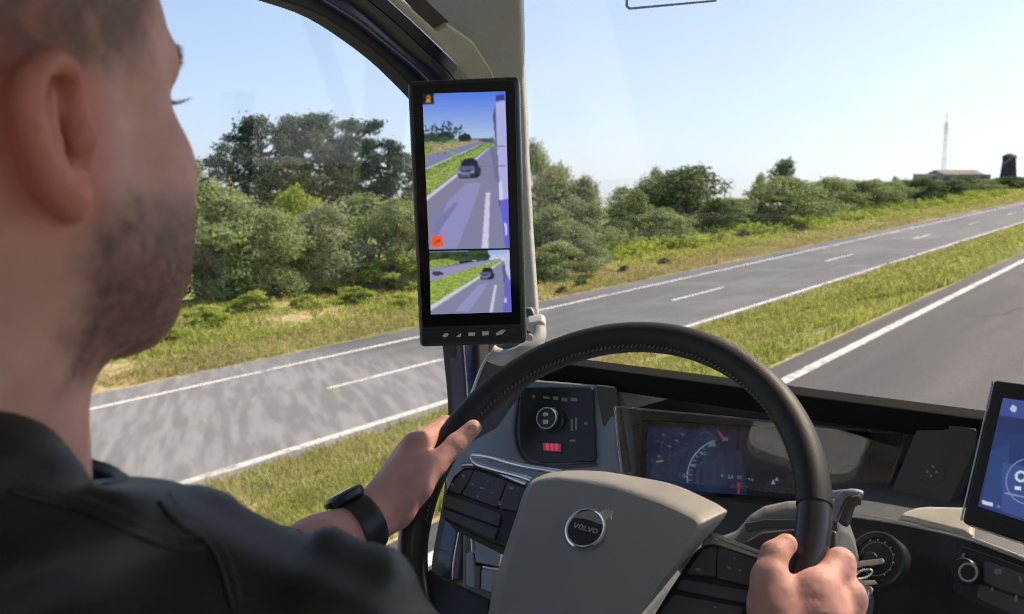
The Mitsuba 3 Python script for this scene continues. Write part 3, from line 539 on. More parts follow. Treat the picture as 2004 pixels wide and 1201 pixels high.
for i, (x, y) in enumerate([(146, 244), (138, 256), (152, 234), (192, 232), (206, 242), (200, 226), (216, 238), (112, 246), (168, 250), (228, 250), (247, 256), (256, 250), (186, 244), (236, 262), (125, 262), (176, 262), (210, 258), (160, 262)]):
    for q in range(4): main.append((blob(x + r7.uniform(-7, 7), y + r7.uniform(-5, 22), r7.uniform(3, 7), r7.uniform(3, 7), 600 + 9 * i + q, 0.5, 12), [(70, 84, 104), (54, 70, 84), (46, 62, 66), (62, 80, 84)][q]))
main += [([(100, 322), (300, 306), (340, 304), (320, 316), (100, 368)], (150, 150, 96)), ([(100, 330), (240, 316), (330, 306), (330, 311), (100, 376)], (166, 152, 120)), ([(100, 332), (140, 326), (138, 352), (104, 362)], (120, 148, 62)),
         ([(100, 372), (320, 312), (352, 308), (345, 318), (100, 428)], (128, 132, 176)), ([(100, 424), (345, 317), (352, 316), (100, 436)], (186, 188, 202)), ([(100, 432), (348, 317), (378, 312), (372, 330), (250, 430), (100, 548)], (122, 150, 74)),
         ([(100, 470), (300, 350), (372, 322), (250, 425), (100, 530)], (142, 164, 82)), ([(100, 540), (250, 428), (372, 328), (380, 318), (392, 322), (470, 520), (470, 760), (100, 760)], (129, 130, 160))]
for i in range(46):
    y = 330 + 200 * r7.random(); x = 108 + max(0, (545 - y)) * 1.2 * r7.random(); main.append((blob(x, y, 8 + 6 * r7.random(), 3 + 3 * r7.random(), 200 + i), [(112, 142, 62), (150, 168, 88), (128, 152, 70), (160, 160, 96)][i % 4]))
main = [m for m in main]
main += [([(100, 550), (250, 436), (376, 334), (386, 322), (396, 330), (470, 560), (470, 760), (100, 760)], (131, 132, 162)), ([(105, 545), (250, 434), (370, 336), (374, 337), (254, 442), (105, 562)], (206, 208, 224)),
         ([(200, 560), (280, 480), (340, 480), (300, 600), (240, 750), (130, 750)], (146, 146, 194)), ([(150, 640), (230, 560), (250, 560), (180, 660), (150, 720)], (124, 124, 174)), ([(360, 520), (377, 520), (370, 750), (343, 750)], (206, 206, 230)),
         ([(378, 336), (394, 330), (402, 380), (408, 470), (398, 470)], (116, 114, 156)), (blob(380, 326, 12, 9, 5), (132, 150, 92)),
         ([(398, 150), (440, 140), (456, 560), (418, 540), (404, 330)], (178, 178, 232)), ([(388, 205), (400, 150), (410, 420), (424, 560), (414, 580), (402, 330)], (86, 92, 130)), ([(400, 118), (436, 114), (437, 138), (400, 142)], (62, 66, 140)),
         ([(425, 470), (432, 548), (415, 550), (412, 480)], (214, 214, 244)), ([(418, 550), (454, 545), (460, 760), (440, 760)], (104, 100, 212)), ([(436, 640), (446, 650), (448, 690), (440, 700)], (206, 206, 248)), ([(402, 326), (440, 324), (440, 330), (402, 332)], (118, 122, 176)), ([(330, 410), (440, 406), (440, 411), (330, 416)], (120, 128, 120)),
         ([(96, 112), (146, 110), (146, 154), (98, 156)], (26, 26, 34)), (blob(123, 128, 8, 9, 1, 0.05), (214, 140, 40)), ([(112, 148), (117, 134), (129, 134), (134, 148)], (214, 140, 40)), (blob(123, 129, 4, 5, 2, 0.05), (60, 44, 34)),
         ([(134, 700), (182, 696), (184, 742), (136, 746)], (240, 92, 40)), ([(146, 726), (160, 716), (172, 712), (174, 720), (160, 724), (150, 734)], (170, 56, 24))]
main += car_layers(290, 418, 1.0, (48, 50, 74), (34, 36, 58))
screen('main_picture', main, [(98, 112), (440, 102), (458, 748), (125, 755)], mon3d(0.0016), MN, mon, 1.0, 130, 240, 0.8, 0.5)
low = strips(110, 480, 755, 800, 6, (150, 178, 226), (206, 216, 232)) + [([(120, 764), (368, 756), (376, 792), (250, 806), (120, 850)], (58, 76, 52))]
for i in range(26): x = 128 + 244 * r7.random(); low.append((blob(x, 778 + 20 * r7.random(), 14, 8, 300 + i), [(36, 52, 42), (64, 84, 50), (48, 66, 46)][i % 3]))
low += [([(120, 800), (200, 792), (250, 802), (250, 812), (120, 836)], (140, 158, 78)), ([(120, 836), (300, 806), (420, 792), (420, 797), (120, 896)], (140, 140, 176)), ([(120, 846), (220, 826), (380, 800), (400, 800), (120, 888)], (152, 150, 186)), ([(120, 890), (300, 830), (400, 800), (425, 796), (420, 806), (330, 868), (130, 990)], (146, 168, 78)),
        ([(128, 1002), (330, 868), (424, 802), (440, 800), (480, 870), (480, 1040), (128, 1040)], (134, 135, 164)), ([(128, 988), (330, 864), (424, 802), (428, 803), (336, 872), (132, 1006)], (206, 208, 220)), ([(396, 900), (406, 900), (388, 1012), (374, 1012)], (204, 204, 228)), ([(230, 1010), (330, 900), (370, 890), (340, 940), (290, 1010)], (150, 150, 196)),
        ([(436, 772), (456, 762), (462, 900), (452, 900), (440, 840)], (196, 196, 236)), ([(440, 842), (450, 862), (462, 888), (466, 1012), (430, 1012)], (108, 104, 206)), ([(428, 820), (440, 812), (444, 870), (432, 900)], (90, 92, 140)), ([(436, 950), (446, 956), (446, 975), (436, 972)], (210, 210, 248)),
        (blob(160, 853, 25, 9, 400, 0.15), (62, 54, 70)), (blob(152, 849, 14, 5, 401, 0.15), (84, 62, 80))]
low += car_layers(364, 852, 0.62, (44, 50, 76), (28, 30, 50))
screen('lower_picture', low, [(127, 762), (457, 755), (466, 1012), (133, 1022)], mon3d(0.0016), MN, mon, 1.0, 130, 100, 0.8, 0.5)
# the arm that carries it; its sunlit end is painted in as a white cap
arm = spline([at(1050, 636, 1.36), at(1054, 654, 1.35), at(1046, 672, 1.34), at(1020, 690, 1.335), at(990, 700, 1.35), at(960, 690, 1.36)], 24)
obj('arm', tube(arm, np.r_[np.full(8, 0.0105), np.linspace(0.0105, 0.012, 16)], 14), 'trim_grey', mon)
obj('arm_cap', tf(rbox(0.026, 0.022, 0.016, 0.006), at(1049, 632, 1.36), *frame_of([0.1, -0.5, 0.85], RT)), 'print_white', mon)
obj('screw_cover', disc(0.005, 0.006, at(1036, 660, 1.315), -FW, 0.001, 20), 'print_white', mon)

# ---------------------------------------------------------------- dashboard
dash = thing('dashboard', 'dark wraparound dashboard with an instrument hood, light switches and rotary starter', 'dashboard')
def xs_prism(poly_yz, x0, x1, bevel=0.0): return tf(prism(poly_yz, x0, x1, 0, 0), np.zeros(3), np.array([0, 1.0, 0]), np.array([0, 0, 1.0]), NX)
mat('hood_black', speck((0.011, 0.011, 0.011), 0.15, 1500), 0.85, 0.1, grain(0.00012, 1300.0), 2e-4)
hood = rounded([(1.70, -0.47), (1.70, -0.44), (1.32, -0.304), (1.305, -0.299), (1.272, -0.302), (1.262, -0.318), (1.266, -0.331), (1.285, -0.336), (1.40, -0.342), (1.42, -0.60), (1.70, -0.60)], 0.006)
obj('hood', xs_prism(hood, -0.845, 0.90), 'hood_black', dash, 30)
obj('hood_end', tf(rbox(0.13, 0.20, 0.26, 0.03), np.array([-0.90, 1.42, -0.53]), NX, np.array([0, 1.0, 0]), np.array([0, 0, 1.0])), 'plastic_dark', dash)
# left: light switch panel
LPP, LPN = ony(1080, 820, 1.22), unit([0.12, -0.93, 0.36])
obj('left_body', slab([(1030, 740), (1188, 752), (1200, 800), (1212, 935), (1180, 990), (870, 960), (860, 900), (900, 850), (960, 800)], LPP, LPN, 0.12, 0.006, 0.006, -0.006), 'plastic_slate', dash, 40)
obj('light_panel', slab([(1020, 757), (1160, 757), (1166, 903), (1060, 906), (1032, 896), (1017, 874), (1016, 800)], LPP, LPN, 0.010, 0.0016, 0.006, 0.001), 'satin_black', dash, 40)
obj('light_panel_rim', tube([on_plane(u, v, LPP - LPN * 0.004, LPN) for u, v in smoothed([(1014, 757), (1011, 800), (1012, 876), (1028, 902), (1058, 912), (1120, 912), (1168, 909)], 40)], 0.0030, 8), 'plastic_dark', dash)
kb = on_plane(1081, 822, LPP, LPN)
k = obj('light_knob', lathe([(0.0195, 0.0), (0.0195, 0.004), (0.0172, 0.006), (0.0165, 0.020), (0.0150, 0.022), (1e-4, 0.022)], kb, LPN, 48), 'satin_black', dash, 30)
obj('ring', ring(0.0142, 0.0156, 0.0009, kb + LPN * 0.0219, LPN), 'print_white', k, 30)
ex, ey, _ = frame_of(LPN, RT)
for dx, dz, w, h in ((-0.001, 0.0055, 0.008, 0.005), (-0.001, -0.0055, 0.008, 0.006)): obj('icon', tf(box((-w / 2, -h / 2, 0), (w / 2, h / 2, 0.0003)), kb + ex * dx + ey * dz + LPN * 0.0223, ex, ey, LPN), 'print_white', k, False)
mat('dim_print', (0.26, 0.28, 0.29), 0.6, 0.3)
for u, v, w, h in ((1045, 776, 5, 7), (1070, 778, 12, 6), (1088, 779, 10, 8), (1105, 782, 11, 8), (1124, 782, 13, 8), (1128, 829, 4, 26), (1120, 831, 4, 24), (1147, 829, 7, 5), (1121, 862, 11, 5)):
    obj('panel_icon', slab([(u - w / 2, v - h / 2), (u + w / 2, v - h / 2 + 1), (u + w / 2, v + h / 2), (u - w / 2, v + h / 2 - 1)], LPP, LPN, 0.0004, 0, 0, 0.0014), 'dim_print', dash, False)
obj('led_window', slab([(1050, 863), (1103, 866), (1104, 887), (1052, 883)], LPP, LPN, 0.002, 0.0003, 0.001, 0.0016), 'gloss_black', dash, 40)
def flat3d(P, N, off): return lambda vv: on_plane_many(vv, P + N * off, N)
led = [([(1062, 866), (1098, 868), (1098, 884), (1063, 881)], (150, 40, 66))] + [([(1068 + 9 * i, 868), (1074 + 9 * i, 868), (1074 + 9 * i, 882), (1069 + 9 * i, 881)], (214, 66, 96)) for i in range(3)]
screen('led_digits', led, [(1062, 866), (1098, 868), (1098, 884), (1063, 881)], flat3d(LPP, LPN, 0.0022), LPN, dash, 0.75, 60, 30)
# instrument cavity, display, glass
GP, GN = ony(1480, 880, 1.225), unit([0.22, -0.78, 0.585])
obj('cavity_back', box((-0.80, 1.375, -0.62), (-0.20, 1.39, -0.335)), 'plastic_dark', dash, False)
obj('cavity_left_wall', slab([(1165, 752), (1205, 757), (1232, 925), (1195, 925)], ony(1190, 850, 1.235), unit([0.35, -0.9, 0.25]), 0.03, 0.003, 0.002), 'plastic_warm', dash, 40)
obj('cavity_cheek', slab([(1212, 830), (1272, 832), (1258, 945), (1226, 945)], ony(1240, 880, 1.30), unit([0.2, -0.93, 0.3]), 0.02, 0.002, 0.002), 'plastic_warm', dash, 40)
obj('cavity_ledge', slab([(1205, 757), (1330, 760), (1345, 772), (1240, 800), (1212, 790)], ony(1260, 770, 1.30), unit([0.1, -0.8, -0.3]), 0.02, 0.002, 0.002), 'trim_grey', dash, 40)
DP, DN = ony(1470, 900, 1.30), unit([0.03, -0.90, 0.43])
obj('cluster_bezel', slab([(1256, 820), (1705, 845), (1690, 1000), (1250, 960)], DP, DN, 0.02, 0.002, 0.004, -0.001), 'gloss_black', dash, 40)
def arc(cx, cy, r, a0, a1, w, n=24):
    a = np.radians(np.linspace(a0, a1, n)); return [(cx + r * math.cos(t), cy + r * 0.96 * math.sin(t)) for t in a] + [(cx + (r - w) * math.cos(t), cy + (r - w) * 0.96 * math.sin(t)) for t in a[::-1]]
cl = [([(1200, 800), (1800, 850), (1800, 1010), (1200, 970)], (14, 20, 40)), ([(1264, 836), (1440, 846), (1440, 970), (1258, 955)], (24, 33, 66)), ([(1300, 840), (1400, 846), (1390, 900), (1290, 890)], (30, 41, 78)), ([(1372, 900), (1450, 880), (1462, 970), (1380, 962)], (36, 46, 80)), ([(1640, 900), (1720, 905), (1700, 1000), (1640, 990)], (22, 32, 62))]
cl += [(arc(1424, 934, 80, 172, 252, 1.6), (176, 190, 224)), (arc(1424, 934, 62, 160, 240, 5), (40, 54, 100)), (arc(1350, 890, 60, 190, 330, 1.0), (60, 74, 116))]
for a in range(176, 252, 8):
    t = math.radians(a); cl.append(([(1424 + 78 * math.cos(t), 934 + 75 * math.sin(t)), (1424 + 79 * math.cos(t), 934 + 75 * math.sin(t) + 1), (1424 + 71 * math.cos(t), 934 + 68 * math.sin(t) + 1), (1424 + 70 * math.cos(t), 934 + 68 * math.sin(t))], (150, 164, 200)))
def digits(txt, u, v, h, col):
    g = meshkit.text_mesh(txt, h, 0.5); V2 = np.c_[g.vertices[:, 0], -g.vertices[:, 1] + 0.06 * g.vertices[:, 0]]; top = g.vertices[:, 2] > 0.4
    return [(V2[f] + [u, v], col) for f in g.faces if top[f].all()]
for txt, u, v, h in (('80', 1412, 862, 7), ('60', 1388, 873, 7), ('40', 1370, 890, 7), ('20', 1352, 914, 6), ('120', 1472, 842, 6), ('0', 1336, 934, 6), ('8', 1410, 933, 6), ('10', 1424, 935, 6), ('12', 1442, 937, 6), ('14', 1464, 941, 6)): cl += digits(txt, u, v, h, (170, 182, 210))
cl += [([(1403, 842), (1407, 842), (1420, 862), (1416, 863)], (176, 56, 74)), ([(1444, 944), (1448, 944), (1447, 966), (1443, 966)], (190, 60, 72)), ([(1430, 952), (1462, 950), (1462, 952), (1430, 954)], (120, 56, 74))]
for u, v in ((1336, 850), (1298, 851), (1310, 873), (1290, 893), (1324, 862)): cl.append(([(u - 3, v - 2), (u + 3, v - 2), (u + 3, v + 1.5), (u - 3, v + 1.5)], (96, 112, 150)))
cl += [([(1509, 947), (1513, 938), (1517, 947)], (170, 180, 204)), ([(1516, 941), (1520, 933), (1524, 941)], (150, 160, 186)), ([(1284, 902), (1298, 900), (1298, 903), (1284, 905)], (170, 150, 104)), ([(1628, 940), (1656, 942), (1656, 944), (1628, 942)], (150, 160, 180)), ([(1640, 951), (1682, 953), (1682, 954.5), (1640, 952.5)], (110, 120, 140)), ([(1632, 962), (1672, 964), (1672, 965.5), (1632, 963.5)], (100, 110, 130)), ([(1685, 928), (1689, 928), (1689, 933), (1685, 933)], (170, 180, 190))]
screen('cluster_display', cl, [(1268, 832), (1697, 852), (1683, 985), (1262, 955)], flat3d(DP, DN, 0.001), DN, dash, 0.5, 330, 110, 0.6)
glass_px = [(1203, 795), (1775, 850), (1725, 985), (1216, 932)]
gq = np.array([on_plane(u, v, GP, GN) for u, v in glass_px])
obj('cluster_glass', trimesh.Trimesh(gq, [[0, 2, 1], [0, 3, 2]], process=False), 'hood_glass', dash, False)

def strip(p, q, w, m, parent, P=GP, N=GN, off=0.001):
    obj('glass_edge', tube([on_plane(*p, P + N * off, N), on_plane(*q, P + N * off, N)], w, 8), m, parent)
strip((1203, 795), (1775, 850), 0.0011, 'clear_glass', dash); strip((1775, 850), (1724, 982), 0.0024, 'clear_glass', dash); strip((1203, 796), (1217, 932), 0.0015, 'clear_glass', dash)
# right of the cluster
RPP, RPN = ony(1820, 910, 1.245), unit([-0.12, -0.90, 0.42])
obj('right_panel', slab([(1800, 822), (1912, 838), (1905, 880), (1852, 995), (1730, 992)], RPP, RPN, 0.03, 0.003, 0.004), 'plastic_warm', dash, 40)
obj('sensor', lathe([(0.0155, 0), (0.0155, 0.0004), (0.0145, 0.0008), (1e-4, 0.0008)], on_plane(1824, 922, RPP, RPN), RPN, 30), 'plastic_warm', dash, 30)
for du, dv in ((-9, 1), (9, 3), (2, -8), (-2, 10)): obj('sensor_dot', disc(0.0016, 0.0008, on_plane(1824 + du, 921 + dv, RPP + RPN * 0.0009, RPN), RPN, 0, 12), 'dim_print', dash, 30)
obj('gap_wall', slab([(1850, 830), (1990, 850), (1990, 1010), (1830, 1000)], ony(1900, 910, 1.30), unit([-0.05, -0.93, 0.36]), 0.02, 0.002), 'plastic_dark', dash, 40)
# shelf behind the trim line, lower dashboard, silver trim
TOP = [(1545, 1000), (1600, 1003), (1676, 1010), (1760, 1023), (1832, 1038), (1890, 1052), (1950, 1073), (2010, 1096), (2080, 1126)]
T3 = [at(u, v, d) for (u, v), d in zip(TOP, np.linspace(1.20, 1.02, len(TOP)))]
tc = spline(T3, 60)
def wall(pts, n, drop, back):
    """A curved fascia below a 3-D line: it falls away by DROP and comes towards the driver by BACK."""
    rows = []
    for t in np.linspace(0, 1, 14):
        rows.append(pts + np.array([0.0, -1.0, 0]) * back * math.sin(t * 1.35) + np.array([0, 0, -1.0]) * drop * (t ** 1.15))
    V = np.vstack(rows); m = len(pts); i, j = np.meshgrid(np.arange(13), np.arange(m - 1), indexing='ij'); a = i * m + j
    return trimesh.Trimesh(V, np.vstack([np.stack([a, a + m, a + m + 1], -1).reshape(-1, 3), np.stack([a, a + m + 1, a + 1], -1).reshape(-1, 3)]), process=False)
obj('lower_fascia', wall(tc, None, 0.34, 0.09), 'satin_black', dash, True)
obj('shelf', (lambda a, b: trimesh.Trimesh(np.vstack([a, b]), np.vstack([np.stack([np.arange(59), np.arange(1, 60), np.arange(61, 120)], 1), np.stack([np.arange(59), np.arange(61, 120), np.arange(60, 119)], 1)]), process=False))(tc, np.c_[tc[:, 0], np.full(60, 1.33), tc[:, 2] + 0.012]), 'plastic_dark', dash, True)
obj('trim_line', tube(tc[8:], 0.0026, 10), 'satin_silver', dash)
def ellipsoid(c, r, axes=None, sub=4):
    m = trimesh.creation.icosphere(sub, 1.0); m.vertices *= r
    ax = axes if axes is not None else (np.array([1.0, 0, 0]), np.array([0, 1.0, 0]), np.array([0, 0, 1.0]))
    return tf(m, c, *ax)
obj('cream_ledge', slab([(1755, 1010), (1768, 998), (1790, 990), (1815, 987), (1905, 989), (1905, 1050), (1885, 1044), (1850, 1033), (1800, 1020)], at(1840, 1015, 1.115), unit([-0.08, -0.40, 0.91]), 0.03, 0.006, 0.004), 'trim_cream', dash, 40)
# lower left fascia seen through the wheel
obj('lower_left', tf(rbox(0.10, 0.10, 0.30, 0.01), at(952, 1120, 1.34), *frame_of([0.15, -0.95, 0.2], RT)) if False else slab([(905, 1030), (1010, 1040), (1010, 1230), (905, 1230)], at(950, 1100, 1.40), unit([0.2, -0.95, 0.15]), 0.05, 0.004, 0.004), 'plastic_dark', dash, 40)
LL, LLN = at(950, 1100, 1.36), unit([0.2, -0.95, 0.15])
for q, m in (([(926, 1040), (960, 1046), (985, 1050), (975, 1110), (930, 1100)], 'plastic_slate'), ([(912, 1082), (926, 1084), (930, 1150), (912, 1146)], 'plastic_slate'), ([(942, 1112), (968, 1116), (962, 1160), (940, 1152)], 'plastic_slate'), ([(928, 1106), (940, 1108), (938, 1158), (926, 1152)], 'plastic_dark')):
    obj('bin', slab(q, LL, LLN, 0.04, 0.002, 0.002), m, dash, 40)
for q in ([(944, 1107), (975, 1113), (975, 1117), (944, 1111)], [(920, 1040), (923, 1040), (925, 1080), (922, 1080)]): obj('bin_edge', slab(q, LL + LLN * 0.003, LLN, 0.004, 0.0005), 'satin_silver', dash, 40)
# steering column cowl and stalks, between the wheel and the dashboard
WC = np.array([-0.48738656, 0.85823638, -0.34986432]); WT, WR = 0.73525038, 0.05384893
WN = np.array([math.sin(WR) * math.cos(WT), -math.cos(WR) * math.cos(WT), math.sin(WT)]); WX = unit(np.cross([0, 0, 1.0], WN)); WX = WX if WX[0] > 0 else -WX; WY = np.cross(WN, WX)
col = thing('steering_column', 'dark column cowl with stalks between the steering wheel and the dashboard', 'steering column')
mat('cowl_grey', speck((0.20, 0.205, 0.21), 0.12, 1500), 0.45, 0.4)
cp = WC - WN * 0.075
obj('cowl', slab([(1437, 1030), (1462, 1000), (1492, 981), (1540, 971), (1600, 969), (1650, 985), (1662, 1040), (1640, 1120), (1560, 1190), (1380, 1180), (1300, 1080)], cp, WN, 0.20, 0.014, 0.01), 'cowl_grey', col, 40)
obj('cowl_groove', slab([(1456, 1024), (1500, 1016), (1560, 1016), (1640, 1020), (1640, 1038), (1560, 1034), (1500, 1034), (1462, 1042)], cp, WN, 0.01, 0.001, 0.002, 0.0012), 'plastic_dark', col, 40)  # dark strip laid on the cowl to stand for the shade of a recess
obj('cowl_pad', slab([(1458, 1062), (1492, 1042), (1560, 1036), (1640, 1040), (1640, 1130), (1470, 1110)], cp, WN, 0.01, 0.003, 0.004, 0.004), 'plastic_warm', col, 40)
def s3(pts): return spline([at(u, v, d) for u, v, d in pts], 16)
for pts, r, m in (([(1600, 970, 0.99), (1632, 966, 0.985), (1660, 964, 0.98)], 0.0034, 'satin_silver'), ([(1632, 1018, 0.975), (1640, 990, 0.975), (1652, 972, 0.97), (1686, 970, 0.965)], 0.0052, 'plastic_slate'), ([(1650, 1024, 0.965), (1660, 998, 0.965), (1668, 982, 0.96), (1684, 978, 0.957)], 0.0050, 'plastic_warm')):
    obj('stalk', tube(s3(pts), r, 12), m, col)
# rotary starter with keys
fn_ = unit([-0.15, -0.83, 0.52])
ip = at(1716, 1094, 1.035)
st = obj('starter_dial', lathe([(0.0285, -0.02), (0.0285, 0.002), (0.0265, 0.0035), (0.0215, 0.0035), (0.0205, 0.001), (1e-4, 0.001)], ip, fn_, 48), 'satin_black', dash, 30)
obj('scale_ring', ring(0.0166, 0.0174, 0.0008, ip + fn_ * 0.001, fn_), 'dim_print', st, 30)
ex, ey, _ = frame_of(fn_, RT)
for i in range(8):
    a = math.radians(95 - 24 * i); d = ex * math.cos(a) + ey * math.sin(a); obj('tick', bar(ip + fn_ * 0.0042 + d * 0.0176, ip + fn_ * 0.0042 + d * 0.0200, 0.0010, 0.0006, fn_), 'print_white', st, False)
obj('lock_barrel', disc(0.008, 0.010, ip - ex * 0.004 - ey * 0.002, fn_, 0.001, 24), 'satin_black', st, 30)
# radio panel lower right
RP, RN = at(1940, 1130, 0.985), unit([-0.22, -0.86, 0.46])
rad = obj('radio_panel', slab([(1878, 1066), (1950, 1090), (2060, 1130), (2060, 1260), (2010, 1230), (1862, 1156)], RP, RN, 0.05, 0.002, 0.004), 'satin_black', dash, 40)
rk = on_plane(1895, 1120, RP, RN)
k = obj('volume_knob', lathe([(0.0125, 0), (0.0120, 0.012), (0.0108, 0.0135), (1e-4, 0.0135)], rk, RN, 40), 'satin_black', rad, 30)
obj('radio_button', slab([(1925, 1096), (1960, 1108), (2056, 1142), (2056, 1186), (1950, 1150), (1926, 1138)], RP, RN, 0.006, 0.001, 0.003, 0.0022), 'plastic_dark', rad, 40)
obj('radio_button', slab([(1916, 1142), (1946, 1154), (2056, 1192), (2056, 1240), (1990, 1206), (1912, 1170)], RP, RN, 0.006, 0.001, 0.003, 0.0022), 'plastic_dark', rad, 40)
for q in ([(1948, 1114), (1962, 1114), (1962, 1125), (1948, 1124)], [(1995, 1128), (2000, 1128), (2003, 1142), (1998, 1140)], [(1988, 1166), (1993, 1165), (1993, 1178), (1986, 1178)], [(1942, 1150), (1946, 1150), (1946, 1158), (1942, 1158)], [(1884, 1084), (1890, 1083), (1890, 1091), (1884, 1091)]):
    obj('radio_icon', slab(q, RP, RN, 0.0004, 0, 0, 0.0027), 'dim_print', rad, False)
ob = on_plane(1895, 1120, RP + RN * 0.0134, RN)
scene[k + '__ring'] = mikit.ply(ring(0.0072, 0.0094, 0.0008, ob, RN), 'satin_silver', smooth=30)

# ---------------------------------------------------------------- touchscreen right
ts = thing('touchscreen', 'tilted touchscreen with a dark frame and blue picture on the right of the dashboard', 'display')
SPt, SNt = at(1950, 900, 1.075), unit([-0.18, -0.86, 0.48])
obj('frame', slab([(1945, 742), (2060, 758), (2200, 778), (2150, 1110), (2004, 1062), (1882, 1021)], SPt, SNt, 0.016, 0.003, 0.004), 'satin_black', ts, 40)
obj('edge_bead', tube([on_plane(u, v, SPt - SNt * 0.001, SNt) for u, v in ((1943, 746), (1912, 884), (1881, 1018))], 0.0011, 8), 'satin_silver', ts)  # highlight on the left edge of the frame, built as a silver tube
tsl = [([(1880, 740), (2240, 780), (2240, 1110), (1880, 1080)], (46, 62, 112))]
tsl += [([(1963, 778), (2190, 812), (2185, 848), (1955, 812)], (70, 84, 150)), ([(1955, 812), (2185, 848), (2180, 880), (1950, 842)], (46, 58, 104)), ([(1940, 880), (1975, 870), (1975, 1005), (1920, 985)], (50, 74, 124)), ([(1962, 905), (2190, 940), (2160, 1066), (1960, 1000)], (64, 84, 142)),
        (arc(2016, 942, 48, 0, 360, 2.2, 60), (132, 146, 190)), (arc(1998, 932, 12, 0, 360, 5, 30), (206, 216, 240)), ([(1986, 951), (1998, 952), (1998, 959), (1986, 958)], (220, 226, 240)), ([(1966, 963), (2030, 976), (2030, 979), (1966, 966)], (140, 152, 190)),
        ([(1976, 800), (1982, 791), (1990, 797), (1988, 806), (1981, 806)], (190, 198, 226)), ([(1922, 978), (1943, 984), (1943, 991), (1922, 986)], (206, 212, 230)), ([(1951, 988), (1957, 989), (1957, 994), (1951, 993)], (120, 132, 170))]
screen('picture', tsl, [(1963, 778), (2190, 812), (2150, 1070), (1914, 990)], flat3d(SPt, SNt, 0.0008), SNt, ts, 0.95, 200, 240, 0.7)

# ---------------------------------------------------------------- steering wheel
mat('leather', speck((0.024, 0.024, 0.025), 0.25, 1100), 0.50, 0.32, lambda p, n, uv: 0.00022 * noise(p.x * 900, p.y * 900, p.z * 900) + 0.00012 * noise(p.x * 2300, p.y * 2300, p.z * 2300), 2e-4)
mat('rim_smooth', speck((0.034, 0.034, 0.036), 0.1, 900), 0.27, 0.5)
mat('hub_grey', speck((0.292, 0.278, 0.258), 0.07, 1500), 0.50, 0.35, grain(0.00010, 1500.0), 2e-4)
mat('thread', speck((0.12, 0.115, 0.11), 0.2, 1500), 0.8, 0.2)
RM, RTU = 0.2095, 0.0163
def rimp(deg, out=0.0, h=0.0):
    a = math.radians(deg); e = WX * math.cos(a) + WY * math.sin(a); return WC + e * (RM + out) + WN * h
def rim_arc(d0, d1, n, r0, sq=1.12, sides=28):
    V = []
    for d in np.linspace(d0, d1, n):
        a = math.radians(d); e = WX * math.cos(a) + WY * math.sin(a)
        for q in np.arange(sides) * 2 * math.pi / sides: V.append(WC + e * (RM + r0 * math.cos(q)) + WN * r0 * sq * math.sin(q))
    i, j = np.meshgrid(np.arange(n - 1), np.arange(sides), indexing='ij'); j2 = (j + 1) % sides
    return trimesh.Trimesh(V, np.vstack([np.stack([i * sides + j, (i + 1) * sides + j2, i * sides + j2], -1).reshape(-1, 3), np.stack([i * sides + j, (i + 1) * sides + j, (i + 1) * sides + j2], -1).reshape(-1, 3)]), process=False)
wheel = thing('steering_wheel', 'large black steering wheel with a grey centre pad, held by both hands', 'steering wheel')
obj('rim', rim_arc(12.6, 196, 150, RTU), 'leather', wheel, True)
obj('lower_rim', rim_arc(197, 371.8, 130, RTU - 0.0003), 'rim_smooth', wheel, True)
for a in (11.6, 195.8): obj('seam', rim_arc(a, a + 1.4, 4, RTU - 0.0011), 'satin_black', wheel, True)
st = []
for d in np.arange(16, 196, 1.5):
    p = rimp(d, -(RTU * 0.93), RTU * 0.50); q = rimp(d + 0.85, -(RTU * 0.99), RTU * 0.30)
    st.append(tube([p, (p + q) / 2 + unit(WC - p) * 0.0010, q], 0.0010, 5))
stuff_part(obj('stitching', cat(st), 'thread', wheel))
def hubp_(u, v, h): return on_plane(u, v, WC + WN * h, WN)
PO = [(1040, 942), (1062, 929), (1100, 921), (1200, 924), (1300, 942), (1380, 973), (1414, 991), (1425, 1001), (1417, 1016), (1336, 1104), (1250, 1206), (1160, 1285), (1040, 1300), (945, 1275), (955, 1201), (968, 1140), (988, 1075), (1008, 1015), (1024, 966)]
PI = [(1044, 946), (1068, 940), (1106, 940), (1188, 953), (1284, 981), (1340, 1004), (1362, 1016), (1368, 1026), (1362, 1038), (1292, 1128), (1214, 1220), (1140, 1276), (1040, 1292), (950, 1268), (959, 1201), (972, 1140), (992, 1075), (1012, 1015), (1028, 970)]
def loop(px, h, n=120):
    p = np.array([hubp_(u, v, h) for u, v in px + px[:1]]); return spline_closed(p, n)
def spline_closed(p, n):
    from scipy.interpolate import PchipInterpolator
    d = np.r_[0, np.cumsum(np.linalg.norm(np.diff(p, axis=0), axis=1))]; return PchipInterpolator(d / d[-1], p)(np.linspace(0, 1, n, endpoint=False))
def loops_mesh(ls, cap=True):
    n = len(ls[0]); V = np.vstack(ls); i = np.arange(n); j = (i + 1) % n; f = []
    for k in range(len(ls) - 1): f += [np.stack([k * n + i, k * n + j, (k + 1) * n + j], 1), np.stack([k * n + i, (k + 1) * n + j, (k + 1) * n + i], 1)]
    if cap: V = np.vstack([V, ls[-1].mean(0)[None]]); f.append(np.stack([(len(ls) - 1) * n + i, (len(ls) - 1) * n + j, i * 0 + len(V) - 1], 1))
    m = trimesh.Trimesh(V, np.vstack(f), process=False)
    if m.face_normals[len(m.faces) - n // 2] @ WN < 0: m.invert()
    return m
